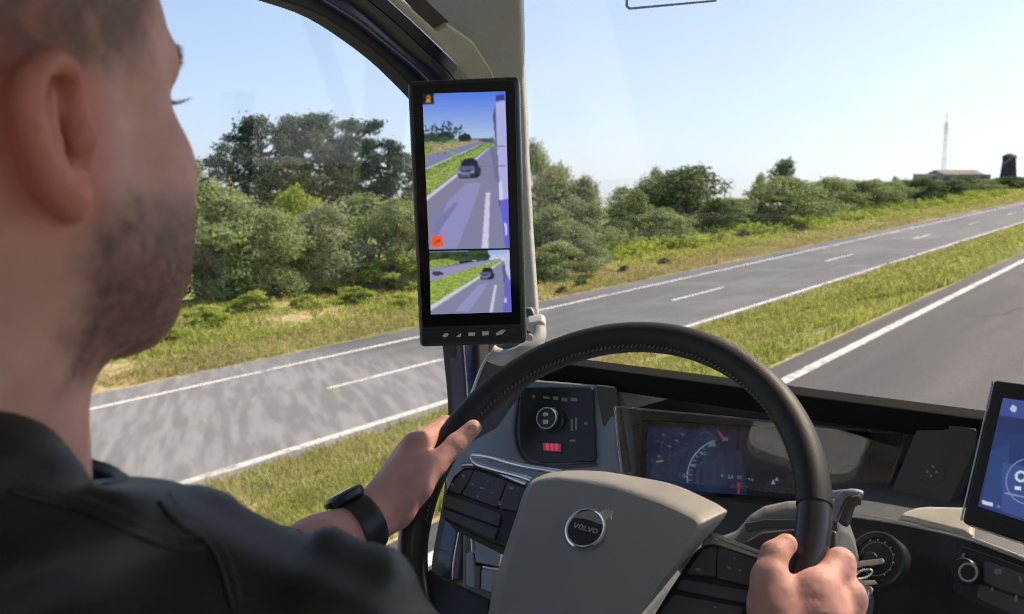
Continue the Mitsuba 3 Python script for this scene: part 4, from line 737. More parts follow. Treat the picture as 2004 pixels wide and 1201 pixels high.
# both loops share their parameter: the pad's shoulder runs from the outer loop to the face
from scipy.interpolate import PchipInterpolator
def pair(px, h, n=150):
    p = np.array([hubp_(u, v, h) for u, v in px + px[:1]]); s = np.linspace(0, 1, len(p)); return PchipInterpolator(s, p)(np.linspace(0, 1, n, endpoint=False))
o0, o1, i1 = pair(PO, -0.020), pair(PO, 0.020), pair(PI, 0.050)
i1 = i1 + WN * 0.14 * ((i1 - WC) @ WY)[:, None]                  # the face leans back a little against the wheel's plane
i2 = i1 + (i1.mean(0) - i1) * 0.03 + WN * 0.0012
pad = loops_mesh([o0 + (o0.mean(0) - o0) * 0.14, o1 * 1.0, o1 * 0.9 + i1 * 0.1 + WN * 0.001, o1 * 0.12 + i1 * 0.88 + WN * 0.0006, i1 + (i1.mean(0) - i1) * 0.01 + WN * 0.0004, i2])
obj('centre_pad', pad, 'hub_grey', wheel, 28)
back = loops_mesh([o0 + (o0.mean(0) - o0) * 0.14, o0 + (o0.mean(0) - o0) * 0.30 - WN * 0.022]); back.invert()
obj('pad_back', back, 'cowl_grey', wheel, 28)
# emblem: chrome ring with an arrow, dark centre, lettering
ec = hubp_(1147, 1035, 0.0460)
emb = obj('emblem', disc(0.0178, 0.0012, ec, WN, 0.0003, 48), 'satin_black', wheel, 30)
obj('ring', lathe([(0.0172, 0), (0.0176, 0.0022), (0.0190, 0.0030), (0.0206, 0.0022), (0.0210, 0)], ec, WN, 56), 'chrome', emb, 30)
aq = math.radians(48); ad = WX * math.cos(aq) + WY * math.sin(aq); an = np.cross(WN, ad)
obj('arrow', tf(prism([(0.0190, -0.0050), (0.0245, -0.0045), (0.0250, -0.0085), (0.0315, -0.0005), (0.0290, 0.0085), (0.0250, 0.0045), (0.0190, 0.0050)], 0.0004, 0.0034, 0.0006), ec, ad, an, WN), 'chrome', emb, 30)
lt = meshkit.text_mesh('VOLVO', 0.0046, 0.0006, True); lt.apply_translation([-lt.bounds[:, 0].mean(), -lt.bounds[:, 1].mean(), 0]); lt.vertices[:, 0] *= 26.0e-3 / (lt.bounds[1, 0] - lt.bounds[0, 0])
obj('lettering', tf(lt, ec + WN * 0.0013, *frame_of(WN, WX * 0.995 - WY * 0.06)), 'satin_silver', emb, False)
# spokes with buttons and chrome
for nm, px, h in (('left', [(866, 985), (874, 955), (886, 930), (906, 913), (935, 911), (1040, 946), (1030, 1000), (1000, 1075), (960, 1062), (915, 1040), (866, 1014)], 0.006), ('right', [(1360, 1075), (1398, 1054), (1500, 1092), (1560, 1110), (1545, 1160), (1470, 1270), (1260, 1230), (1310, 1150)], 0.010)):
    sp = obj('spoke', slab(px, WC + WN * h, WN, 0.03, 0.004, 0.004), 'satin_black', wheel, 40)
    H = h + 0.0035
    P0 = WC + WN * H
    if nm == 'left':
        for q in ([(882, 948), (905, 920), (926, 918), (916, 940), (900, 966), (876, 958)], [(928, 918), (990, 940), (972, 992), (903, 967), (918, 940)], [(992, 941), (1028, 954), (1012, 1000), (975, 993)], [(872, 966), (980, 1004), (975, 1030), (868, 990)], [(866, 994), (974, 1034), (966, 1056), (866, 1010)]): obj('button', slab(q, P0, WN, 0.006, 0.0012, 0.002), 'plastic_dark', sp, 40)
        for u, v, w, hh in ((907, 931, 6, 5), (885, 949, 6, 5), (925, 947, 5, 4), (954, 941, 4, 4), (944, 955, 9, 4), (963, 964, 5, 4), (935, 971, 4, 3), (978, 985, 6, 8), (1000, 955, 8, 5)): obj('icon', slab([(u - w / 2, v - hh / 2 - 1), (u + w / 2, v - hh / 2 + 1), (u + w / 2, v + hh / 2 + 1), (u - w / 2, v + hh / 2 - 1)], P0, WN, 0.0004, 0, 0, 0.0004), 'dim_print', sp, False)
        PC = WC + WN * 0.014
        obj('chrome_trim', tube([on_plane(u, v, PC, WN) for u, v in smoothed([(1100, 924), (1040, 915), (985, 902), (938, 891), (922, 894), (926, 903), (940, 911), (975, 921), (1040, 940)], 40)], 0.0030, 12), 'chrome', sp)
        obj('chrome_trim', tube([on_plane(u, v, PC - WN * 0.003, WN) for u, v in smoothed([(905, 910), (930, 910), (975, 924), (1030, 947)], 20)], 0.0026, 10), 'satin_silver', sp)
    else:
        for q in ([(1376, 1074), (1402, 1066), (1400, 1128), (1340, 1122)], [(1404, 1066), (1482, 1094), (1468, 1146), (1402, 1130)], [(1334, 1132), (1468, 1156), (1458, 1180), (1322, 1152)], [(1318, 1162), (1456, 1188), (1440, 1240), (1290, 1200)]): obj('button', slab(q, P0, WN, 0.006, 0.0012, 0.002), 'plastic_dark', sp, 40)
        for u, v, w, hh in ((1366, 1114, 9, 5), (1427, 1111, 7, 6), (1414, 1131, 5, 3), (1437, 1092, 4, 4), (1448, 1116, 4, 4), (1400, 1188, 6, 4)): obj('icon', slab([(u - w / 2, v - hh / 2), (u + w / 2, v - hh / 2 + 1), (u + w / 2, v + hh / 2 + 1), (u - w / 2, v + hh / 2)], P0, WN, 0.0004, 0, 0, 0.0004), 'dim_print', sp, False)
        obj('chrome_trim', slab([(1390, 1041), (1398, 1041), (1520, 1090), (1520, 1096), (1392, 1048)], WC + WN * 0.018, WN, 0.004, 0.001), 'chrome', sp, 30)
        obj('chrome_trim', slab([(1371, 1067), (1386, 1050), (1400, 1054), (1500, 1090), (1500, 1098), (1404, 1066), (1392, 1064)], WC + WN * 0.016, WN, 0.004, 0.0012), 'satin_silver', sp, 30)
obj('lower_spoke', slab([(838, 1104), (862, 1124), (905, 1145), (960, 1170), (960, 1300), (850, 1300), (812, 1200)], WC - WN * 0.004, WN, 0.03, 0.006, 0.004), 'rim_smooth', wheel, 40)

# ---------------------------------------------------------------- the driver
class Field:
    """A signed distance field of blended capsules and ellipsoids, meshed block by block near its surface (surface nets)."""
    def __init__(self): self.ops = []
    def capsule(self, p, q, r0, r1=None, k=0.01, sub=False):
        p, q = np.asarray(p, float), np.asarray(q, float); r1 = r0 if r1 is None else r1; d = q - p; L = max(float(d @ d), 1e-12)
        def f(x):
            t = np.clip((x - p) @ d / L, 0, 1); y = x - p - t[:, None] * d; return np.sqrt(np.einsum('ij,ij->i', y, y)) - (r0 + (r1 - r0) * t)
        self.ops.append((f, k, sub, lambda x, m=(p + q) / 2, R=math.sqrt(L) / 2 + max(r0, r1): np.linalg.norm(x - m, axis=1) - R)); return self
    def chain(self, pts, radii, k=0.006):
        for a, b, ra, rb in zip(pts[:-1], pts[1:], radii[:-1], radii[1:]): self.capsule(a, b, ra, rb, k)
        return self
    def ellipsoid(self, c, r, axes=None, k=0.01, sub=False):
        c, r = np.asarray(c, float), np.asarray(r, float); A = np.stack(axes, 1) if axes is not None else np.eye(3)
        def f(x):
            y = (x - c) @ A; y = y / r; k0 = np.sqrt(np.einsum('ij,ij->i', y, y)); y = y / r; k1 = np.sqrt(np.einsum('ij,ij->i', y, y)); return np.where(k1 > 1e-9, k0 * (k0 - 1) / np.maximum(k1, 1e-9), -r.min())
        self.ops.append((f, k, sub, lambda x, R=r.max(): np.linalg.norm(x - c, axis=1) - R)); return self
    def value(self, x, ops=None):
        d = np.full(len(x), 1e3)
        for f, k, sub, _ in (self.ops if ops is None else ops):
            e = f(x)
            if sub: e = -e; h = np.maximum(k - np.abs(d - e), 0) / k; d = np.maximum(d, e) + h * h * k / 4
            else: h = np.maximum(k - np.abs(d - e), 0) / k; d = np.minimum(d, e) - h * h * k / 4
        return d
    def mesh(self, lo, hi, h, B=16, warp=None):
        lo, hi = np.asarray(lo, float), np.asarray(hi, float); nb = np.ceil((hi - lo) / (h * B)).astype(int); N = nb * B + 2
        g = np.stack(np.meshgrid(*[np.arange(n) for n in nb], indexing='ij'), -1).reshape(-1, 3)
        cen = lo + (g + 0.5) * h * B; rad = h * B * 0.87 + (0.05 if warp is not None else 0.035)
        near = np.abs(self.value(cen)) < rad; g, cen = g[near], cen[near]
        loc = np.stack(np.meshgrid(*[np.arange(B + 1)] * 3, indexing='ij'), -1).reshape(-1, 3)
        ids, verts, quads = [], [], []
        S = np.array([N[1] * N[2], N[2], 1])
        per = np.stack([o[3](cen) for o in self.ops], 1)
        for b in range(len(g)):
            ops = [o for o, d in zip(self.ops, per[b]) if d < rad + o[1] + 0.015]
            if not ops: continue
            ii = g[b] * B + loc; x = lo + ii * h
            D = self.value(x, ops)
            if warp is not None: D = D + warp(x)
            D = D.reshape(B + 1, B + 1, B + 1)
            if D.min() > 0 or D.max() < 0: continue
            inside = D < 0
            acc, cnt = np.zeros((B, B, B, 3)), np.zeros((B, B, B))
            for ax in range(3):
                o = [a for a in range(3) if a != ax]
                for s0 in (0, 1):
                    for s1 in (0, 1):
                        sl0 = [slice(0, B)] * 3; sl1 = [slice(0, B)] * 3
                        sl0[o[0]] = slice(s0, B + s0); sl0[o[1]] = slice(s1, B + s1); sl1[o[0]] = sl0[o[0]]; sl1[o[1]] = sl0[o[1]]; sl1[ax] = slice(1, B + 1)
                        a, c = D[tuple(sl0)], D[tuple(sl1)]; m = (a < 0) != (c < 0); t = np.where(m, a / np.where(m, a - c, 1), 0)
                        off = np.zeros((B, B, B, 3)); off[..., ax] = t; off[..., o[0]] = s0; off[..., o[1]] = s1
                        acc += off * m[..., None]; cnt += m
            has = cnt > 0; idx = np.argwhere(has)
            ids.append((g[b] * B + idx) @ S); verts.append(lo + (g[b] * B + idx + acc[has] / cnt[has][:, None]) * h)
            for ax in range(3):
                o = [(ax + 1) % 3, (ax + 2) % 3]; sl0 = [slice(0, B)] * 3; sl1 = [slice(0, B)] * 3; sl1[ax] = slice(1, B + 1)
                a, c = inside[tuple(sl0)], inside[tuple(sl1)]; e = np.argwhere(a != c)
                if not len(e): continue
                base = (g[b] * B + e) @ S; u, v = S[o[0]], S[o[1]]
                q = np.stack([base, base - u, base - u - v, base - v], 1); flip = a[tuple(e.T)]
                quads.append(np.where(flip[:, None], q, q[:, ::-1]))
        ids, verts, quads = np.concatenate(ids), np.vstack(verts), np.vstack(quads)
        order = np.argsort(ids); ids, verts = ids[order], verts[order]; pos = np.searchsorted(ids, quads); pos = np.minimum(pos, len(ids) - 1)
        ok = (ids[pos] == quads).all(1); q = pos[ok]; self.missing = int((~ok).sum())
        m = trimesh.Trimesh(verts, np.vstack([q[:, [0, 2, 1]], q[:, [0, 3, 2]]]), process=False)
        lab = trimesh.graph.connected_component_labels(m.face_adjacency, node_count=len(m.faces)); m.update_faces(lab == np.bincount(lab).argmax()); m.remove_unreferenced_vertices()
        return m

def smooth_mesh(m, it=6):
    from scipy.sparse import coo_matrix
    e = m.edges_unique; n = len(m.vertices); W = coo_matrix((np.ones(len(e) * 2), (np.r_[e[:, 0], e[:, 1]], np.r_[e[:, 1], e[:, 0]])), shape=(n, n)).tocsr(); deg = np.maximum(np.asarray(W.sum(1)), 1); v = np.array(m.vertices)
    for k in range(it * 2): v = v + (0.5 if k % 2 == 0 else -0.52) * (W @ v / deg - v)
    m.vertices = v; return m
HYAW, HC = math.radians(12.0), np.array([-0.428, 0.212, 0.026])
HF = np.array([-math.sin(HYAW), math.cos(HYAW), -0.04]); HF = unit(HF); HR = unit(np.cross(HF, [0, 0, 1.0])); HU = np.cross(HR, HF)
def hl(f, r, u): return HC + HF * f + HR * r + HU * u
AX = (HF, HR, HU)
body = Field()
E = lambda f, r, u, rf, rr, ru, k=0.015, sub=False, ax=AX: body.ellipsoid(hl(f, r, u), (rf, rr, ru), ax, k, sub)
C = lambda a, b, r0, r1=None, k=0.012, sub=False: body.capsule(hl(*a), hl(*b), r0, r1, k, sub)
E(-0.014, 0, 0.034, 0.095, 0.077, 0.084)                       # skull
E(0.030, 0, -0.020, 0.062, 0.064, 0.095, 0.03); E(0.038, 0, 0.026, 0.046, 0.063, 0.048, 0.03)   # face and forehead
C((0.020, -0.052, -0.060), (0.079, -0.024, -0.089), 0.022, 0.022, 0.03); C((0.020, 0.052, -0.060), (0.079, 0.024, -0.089), 0.022, 0.022, 0.03)
C((0.020, 0.054, -0.060), (-0.004, 0.056, -0.020), 0.020, 0.020, 0.03); C((0.020, -0.054, -0.060), (-0.004, -0.056, -0.020), 0.020, 0.020, 0.03)
E(0.084, 0, -0.095, 0.024, 0.028, 0.021, 0.02)                 # chin
for s in (-1, 1):
    E(0.058, s * 0.046, -0.026, 0.026, 0.026, 0.022, 0.02)     # cheek bone
    E(0.048, s * 0.045, -0.062, 0.030, 0.026, 0.032, 0.03)     # cheek
    C((0.085, s * 0.008, 0.019), (0.073, s * 0.046, 0.020), 0.013, 0.011, 0.010)   # brow
    E(0.094, s * 0.036, 0.001, 0.017, 0.019, 0.012, 0.010, True)                   # eye socket
    E(0.076, s * 0.033, 0.000, 0.0125, 0.0125, 0.0125, 0.002)                      # eye with its lids
    C((0.086, s * 0.022, 0.006), (0.080, s * 0.045, 0.004), 0.004, 0.004, 0.004)
C((0.092, 0, 0.008), (0.113, 0, -0.034), 0.008, 0.012, 0.012); E(0.104, 0.010, -0.040, 0.010, 0.008, 0.008, 0.008); E(0.104, -0.010, -0.040, 0.010, 0.008, 0.008, 0.008)
C((0.090, -0.020, -0.066), (0.090, 0.020, -0.066), 0.010, 0.010, 0.012); C((0.090, -0.016, -0.077), (0.090, 0.016, -0.077), 0.009, 0.009, 0.008)
# neck
C((-0.014, 0, -0.045), (-0.016, 0.004, -0.195), 0.061, 0.063, 0.03)
C((-0.022, 0.048, -0.040), (0.005, 0.020, -0.190), 0.016, 0.014, 0.03); C((-0.022, -0.048, -0.040), (0.005, -0.020, -0.190), 0.016, 0.014, 0.03)
C((-0.065, 0, 0.0), (-0.085, 0, -0.17), 0.045, 0.050, 0.03)
# ears: a rim, an inner fold, a hollow, a flap in front and a lobe
def ear(s):
    o = np.array([-0.009, s * 0.0800, -0.0180]); back = unit([-0.965, s * 0.19, -0.18]); upv = unit([-0.20, s * 0.05, 1.0]); upv = unit(upv - back * np.dot(upv, back)); out = unit(np.cross(back, upv))
    if out[1] * s < 0: out = -out
    Q = 0.78; P = lambda a, b, c=0.0: hl(*(o + (back * a * 1.15 + upv * b + out * c) * Q)); ax = tuple(HF * w[0] + HR * w[1] + HU * w[2] for w in (back, upv, out)); R = lambda *r: tuple(Q * x for x in r)
    body.ellipsoid(P(0.0140, 0.003, -0.0036), R(0.0182, 0.0325, 0.0085), ax, 0.003)
    rim = [(0.000, 0.008, 0.001), (-0.002, 0.020, 0.002), (0.002, 0.0295, 0.004), (0.011, 0.0350, 0.0055), (0.0215, 0.0330, 0.0062), (0.0285, 0.0245, 0.0062), (0.0305, 0.012, 0.0058), (0.0280, -0.002, 0.005), (0.0225, -0.014, 0.004), (0.015, -0.024, 0.003), (0.007, -0.031, 0.001)]
    body.ellipsoid(P(0.0135, 0.006, 0.0085), R(0.0140, 0.0255, 0.0100), ax, 0.004, True)          # the bowl
    rim = spline(np.array(rim), 26); body.chain([P(*q) for q in rim], np.r_[np.full(18, 0.0042), np.linspace(0.0042, 0.0068, 8)], 0.0030)
    anti = spline(np.array([(0.0115, 0.022, 0.0010), (0.0190, 0.014, 0.0040), (0.0200, 0.003, 0.0052), (0.0160, -0.009, 0.0044), (0.009, -0.0145, 0.0030)]), 14); body.chain([P(*q) for q in anti], np.full(14, 0.0034), 0.003)
    body.ellipsoid(P(0.0080, -0.001, 0.0045), R(0.0085, 0.0115, 0.0110), ax, 0.004, True)         # the hollow before the ear canal
    body.ellipsoid(P(0.0070, 0.0185, 0.0060), R(0.0062, 0.0078, 0.0085), ax, 0.004, True)
    body.chain([P(-0.004, 0.007, 0.001), P(-0.0005, -0.001, 0.0040), P(-0.002, -0.010, 0.001)], [0.0050, 0.0056, 0.0046], 0.005)
    body.ellipsoid(P(0.005, -0.027, 0.0015), R(0.0090, 0.0090, 0.0060), ax, 0.006)
ear(1); ear(-1)
# trunk and arms (under the jacket), forearms and hands
NB = hl(-0.055, 0, -0.215)
body.capsule(NB, [-0.44, 0.12, -0.62], 0.075, 0.11, 0.03)
LS, LE, LW = np.array([-0.63, 0.28, -0.215]), np.array([-0.745, 0.50, -0.43]), at(722, 1018, 1.055)
RS, RE, RWr = np.array([-0.296, 0.234, -0.224]), np.array([-0.165, 0.47, -0.46]), at(1548, 1330, 0.858)
for S_, E_, W_ in ((LS, LE, LW), (RS, RE, RWr)):
    body.capsule(NB, S_ + [0, -0.02, -0.04], 0.042, 0.04, 0.03); body.capsule(S_ + [0, 0, -0.03], E_, 0.046, 0.038, 0.02); body.capsule(E_, E_ * 0.25 + W_ * 0.75, 0.040, 0.030, 0.02); body.capsule(E_ * 0.25 + W_ * 0.75, W_, 0.030, 0.0255, 0.02)
def finger(pts, radii): body.chain([np.asarray(p) for p in pts], radii, 0.005)
# left hand: knuckles left of the rim, fingers round its back, thumb along its front
lk = [at(814, 876, 1.118), at(806, 890, 1.137), at(800, 906, 1.155), at(798, 924, 1.170)]
for kx, (mcp, ph) in enumerate(zip(lk, (163, 169, 175.5, 181.5))):
    w = LW * 0.93 + mcp * 0.07 + (np.array([0.0, 0.004, 0.0]) * kx); r = (0.0135, 0.0135, 0.0125, 0.0115)[kx]
    body.capsule(w, mcp, 0.0165, r, 0.012)
    finger([mcp, rimp(ph, 0.026, -0.010), rimp(ph - 0.5, 0.0265, -0.0190), rimp(ph - 0.5, 0.0180, -0.0262)], [r, r * 0.86, r * 0.75, r * 0.66])
body.capsule(LW, (lk[1] + lk[2]) / 2, 0.020, 0.016, 0.015)
tl = [at(770, 995, 1.075), at(812, 950, 1.088), at(851, 910, 1.104), at(893, 868, 1.120), at(926, 837, 1.128)]
finger(tl, [0.019, 0.0175, 0.0125, 0.0108, 0.0092]); body.capsule(tl[1], lk[0], 0.012, 0.012, 0.016); body.capsule(tl[0], lk[1], 0.02, 0.014, 0.016)
# right hand: thumb on the inner side of the rim, fingers round the outer side
rk_ = [at(1598, 1158, 0.872), at(1606, 1215, 0.862), at(1606, 1270, 0.855), at(1600, 1318, 0.85)]
pip = [at(1643, 1102, 0.905), at(1664, 1172, 0.888), at(1668, 1240, 0.875), at(1660, 1300, 0.862)]
for kx, ph in enumerate((-3, -11, -19, -26)):
    r = (0.0140, 0.0140, 0.0130, 0.0120)[kx]; w = RWr * 0.9 + rk_[kx] * 0.1
    body.capsule(w, rk_[kx], 0.020, r, 0.014); finger([rk_[kx], pip[kx], rimp(ph, 0.010, -0.027), rimp(ph, -0.016, -0.024)], [r, r * 0.88, r * 0.76, r * 0.66])
for a, b in ((0, 1), (1, 2), (2, 3)): body.capsule(rk_[a], rk_[b], 0.0125, 0.0125, 0.010); body.capsule(pip[a], pip[b], 0.0095, 0.0095, 0.010)
body.capsule(RWr, (rk_[0] + rk_[2]) / 2 - FW * 0.0, 0.026, 0.019, 0.02)
tr = [at(1538, 1250, 0.856), at(1512, 1185, 0.868), at(1503, 1130, 0.876), at(1515, 1086, 0.890), at(1538, 1066, 0.899)]
finger(tr, [0.021, 0.0180, 0.0138, 0.0118, 0.0100]); body.capsule(tr[1], rk_[0], 0.014, 0.014, 0.02); body.capsule(tr[0], rk_[1], 0.022, 0.016, 0.02)
skin_mesh = smooth_mesh(body.mesh([-0.85, -0.02, -0.72], [-0.08, 0.98, 0.18], 0.0020), 8)

def head_local(p):
    q = [p.x - float(HC[0]), p.y - float(HC[1]), p.z - float(HC[2])]
    return [q[0] * float(a[0]) + q[1] * float(a[1]) + q[2] * float(a[2]) for a in AX]
def hair_mask(f, r, u, mx):
    """1 where the scalp hair grows: behind the hairline, above and behind the ear, with short side whiskers."""
    line = 0.058 - 0.28 * mx(0.060 - u, 0 * u)
    return f, line
def skin_color(p, n, uv):
    f, r, u = head_local(p); on_head = smoothstep(0.16, 0.13, dr.sqrt(f * f + r * r + u * u)); g = 0.5 * noise(p.x * 1900, p.y * 1900, p.z * 1900) + 0.5 * noise(p.x * 3900, p.y * 3900, p.z * 3900); g2 = fbm(p.x * 70, p.y * 70, p.z * 70)
    c = mix((0.49, 0.240, 0.200), (0.60, 0.330, 0.285), g2) * (0.92 + 0.16 * g) * (0.82 + 0.36 * fbm(p.x * 40, p.y * 40, p.z * 40))
    e = smoothstep(0.045, 0.020, dr.sqrt(dr.square(f + 0.020) + dr.square(dr.abs(r) - 0.085) + dr.square((u + 0.010) * 0.7)))
    c = mix(c, (0.48, 0.130, 0.090), 0.7 * e * on_head)
    w = 0.018 * (fbm(p.x * 60, p.y * 60, p.z * 60) - 0.5)
    hair = smoothstep(0.0, 0.02, w + dr.minimum(u - (-0.004) - 0.30 * dr.maximum(f, 0), 0.058 - f - 0.25 * dr.maximum(0.05 - u, 0))) * on_head
    beard = smoothstep(0.0, 0.022, w + dr.minimum(dr.minimum(-0.030 - u + 0.35 * dr.maximum(0.03 - f, 0) * 0, f + 0.012), 0.125 + u)) * on_head
    c = mix(c, (0.085, 0.058, 0.042), hair * (0.40 + 0.30 * smoothstep(0.35, 0.6, g) + 0.25 * smoothstep(0.35, 0.62, fbm(p.x * 110, p.y * 110, p.z * 80, 3))))
    tuft = smoothstep(0.25, 0.75, fbm(p.x * 240, p.y * 240, p.z * 180, 4))
    return mix(c, (0.075, 0.048, 0.036), beard * (0.44 + 0.26 * tuft + 0.28 * smoothstep(0.35, 0.65, g)))
mat('skin', skin_color, 0.58, 0.28, lambda p, n, uv: 0.00030 * fbm(p.x * 420, p.y * 420, p.z * 420) + 0.0011 * fbm(p.x * 95, p.y * 95, p.z * 95, 2), 3e-4)
scene['person'] = mikit.ply(skin_mesh, 'skin', smooth=True)
tag('person', 'male driver in a black jacket seen from behind, both hands on the steering wheel', 'person')
# short hair and stubble
def strands(mask, count, length, width, seed, droop):
    rng = np.random.default_rng(seed); m = skin_mesh; v = m.vertices; q = (v - HC) @ np.stack(AX, 1)
    fsel = mask(q)[m.faces].mean(1); area = m.area_faces * np.clip(fsel, 0, 1); idx = rng.choice(len(area), count, p=area / area.sum())
    b = rng.dirichlet([1, 1, 1], count); p = (v[m.faces[idx]] * b[:, :, None]).sum(1); nrm = m.face_normals[idx]
    d = nrm + np.asarray(droop) + rng.normal(size=(count, 3)) * 0.25; d /= np.linalg.norm(d, axis=1, keepdims=True)
    s = np.cross(d, rng.normal(size=(count, 3))); s /= np.linalg.norm(s, axis=1, keepdims=True); L = length * (0.6 + 0.6 * rng.random(count))[:, None]
    V = np.stack([p - s * width, p + s * width, p + d * L], 1).reshape(-1, 3); return trimesh.Trimesh(V, np.arange(count * 3).reshape(-1, 3), process=False)
def near_ear(q): return np.exp(-((q[:, 0] + 0.022) ** 2 + (np.abs(q[:, 1]) - 0.084) ** 2 + ((q[:, 2] + 0.016) * 0.7) ** 2) / 0.020 ** 2)
def hairm(q):
    f, u = q[:, 0], q[:, 2]; m = np.minimum(u + 0.004 - 0.30 * np.maximum(f, 0), 0.058 - f - 0.25 * np.maximum(0.05 - u, 0)); return np.clip(m / 0.02 + 0.3, 0, 1) * (np.linalg.norm(q, axis=1) < 0.16) * ~((np.abs(q[:, 1]) > 0.0715) & (q[:, 0] < 0.012) & (q[:, 0] > -0.065) & (q[:, 2] < 0.026) & (q[:, 2] > -0.07)) * (np.abs(q[:, 1]) < 0.080)
def beardm(q):
    f, u = q[:, 0], q[:, 2]; m = np.minimum(np.minimum(-0.030 - u, f + 0.012), 0.125 + u); return np.clip(m / 0.03 + 0.1, 0, 1) * (np.linalg.norm(q, axis=1) < 0.16) * (near_ear(q) < 0.2)
mat('hair_brown', (0.085, 0.056, 0.038), 0.5, 0.5)
stuff_part(obj('hair', strands(hairm, 26000, 0.0085, 0.00034, 3, (0, -0.3, -0.7)), 'hair_brown', 'person', False))
stuff_part(obj('beard', strands(beardm, 22000, 0.0040, 0.00022, 4, (0, 0.0, -0.6)), 'hair_brown', 'person', False))
rng = np.random.default_rng(8)
for s in (1, -1):
    lash, brow = [], []
    for a in np.linspace(-1, 1, 16):
        p = hl(0.0885 - 0.006 * abs(a) ** 2, s * (0.034 + 0.013 * a), 0.0035); lash.append(tube([p, p + HF * 0.004 + HR * s * 0.002 * a - HU * 0.001, p + HF * 0.008 + HR * s * 0.004 * (a + 0.6) + HU * 0.002], [0.0003, 0.0002, 0.0001], 4))
    if s > 0: stuff_part(obj('eyelashes', cat(lash), 'hair_brown', 'person'))
    for i in range(800):
        a = rng.random(); p = hl(0.0975 - 0.024 * a ** 1.5, s * (0.010 + 0.044 * a), 0.020 + 0.006 * math.sin(a * 3) + 0.008 * (rng.random() - 0.5)); brow.append([p, p + HR * s * 0.007 + HU * 0.003 * (rng.random() - 0.3) + HF * 0.0035])
    bv = np.array(brow); w = np.array(HU) * 0.0004
    stuff_part(obj('eyebrow', trimesh.Trimesh(np.stack([bv[:, 0] - w, bv[:, 0] + w, bv[:, 1]], 1).reshape(-1, 3), np.arange(len(bv) * 3).reshape(-1, 3), process=False), 'hair_brown', 'person', False))
def nail(c, along, nrm, w, l): ex, ey, n = frame_of(nrm, along); return tf(ellipsoid(np.zeros(3), (l, w, 0.0012), None, 2), c, ex, ey, n)
mat('nail', (0.62, 0.40, 0.33), 0.25, 0.5)
td = unit(tl[4] - tl[3]); obj('thumbnail', nail(tl[4] - FW * 0.0082 - td * 0.001, td, -FW * 0.9 + WX * 0.25, 0.0055, 0.0065), 'nail', 'person')

# ---------------------------------------------------------------- jacket
jk = Field()
jk.capsule(NB + [0, 0.0, -0.17], [-0.44, 0.10, -0.60], 0.13, 0.16, 0.06)
for S_, s in ((LS, -1), (RS, 1)):
    jk.capsule(hl(-0.036, s * 0.046, -0.160), S_ + [0, -0.02, -0.014], 0.046, 0.062, 0.03)
    jk.capsule(S_ + [0, -0.01, -0.026], (LE if s < 0 else RE), 0.066, 0.060, 0.05)
jk.capsule(RE, RE * 0.35 + RWr * 0.65, 0.060, 0.050, 0.03); jk.capsule(LE, LE * 0.45 + LW * 0.55, 0.058, 0.046, 0.03)
jk.capsule(at(250, 1165, 0.44), at(640, 1316, 0.41), 0.048, 0.050, 0.04)
jk.ellipsoid([-0.43, 0.24, -0.36], (0.20, 0.12, 0.17), None, 0.08)
jk.ellipsoid([-0.43, 0.10, -0.36], (0.21, 0.11, 0.18), None, 0.08)
DRAPE = unit(at(640, 1100, 0.40) - at(150, 900, 0.40)); ACROSS = unit(np.cross(DRAPE, -FW))
def fold(px, wd, amp):
    q = np.array([at(u, v, 0.40) for u, v in px]); return np.stack([q @ DRAPE, q @ ACROSS], 1), wd, amp
FOLDS = [fold([(180, 880), (244, 897), (304, 935), (336, 984), (401, 1000), (480, 1010)], 0.009, 0.010), fold([(20, 895), (120, 925), (239, 955), (300, 985)], 0.008, -0.010), fold([(60, 1050), (146, 1027), (271, 1002), (340, 1020)], 0.010, 0.010),
         fold([(440, 935), (520, 985), (600, 1030), (690, 1085)], 0.008, 0.008), fold([(430, 975), (520, 1040), (640, 1110)], 0.008, -0.009), fold([(640, 1160), (700, 1110), (760, 1120), (830, 1180)], 0.008, 0.010), fold([(560, 1085), (640, 1120), (720, 1150)], 0.009, 0.007), fold([(100, 1120), (300, 1100), (460, 1140)], 0.012, -0.010)]
def folds(x):
    a, b = x @ DRAPE, x @ ACROSS; w = meshkit.fbm(np.stack([a * 5, b * 5, x[:, 1] * 5], 1), 2, 9) - 0.5
    r = np.abs(meshkit.noise(np.stack([a * 7 + 2, b * 17 + w * 5, x[:, 1] * 4], 1), 2) - 0.5); q = np.abs(meshkit.noise(np.stack([a * 15, b * 36 + w * 9, x[:, 1] * 9], 1), 5) - 0.5)
    r, q = r * r * 2.2, q * q * 2.2
    d = 0.014 * w + 0.014 * (r - 0.12) + 0.007 * (q - 0.12)
    for line, wd, amp in FOLDS:
        bb = np.interp(a, line[:, 0], line[:, 1]); end = np.clip((a - line[0, 0]) / 0.02, 0, 1) * np.clip((line[-1, 0] - a) / 0.02, 0, 1); d = d - 0.42 * amp * end * np.exp(-((b - bb) / wd) ** 2)
    return d
jm = smooth_mesh(jk.mesh([-0.92, -0.12, -0.72], [-0.02, 0.80, -0.02], 0.0042, 16, folds), 3)
mat('jacket_black', speck((0.0135, 0.0132, 0.0125), 0.2, 700), 0.48, 0.30, grain(0.00003, 1500.0), 2e-4)
obj('jacket', jm, 'jacket_black', 'person', True)
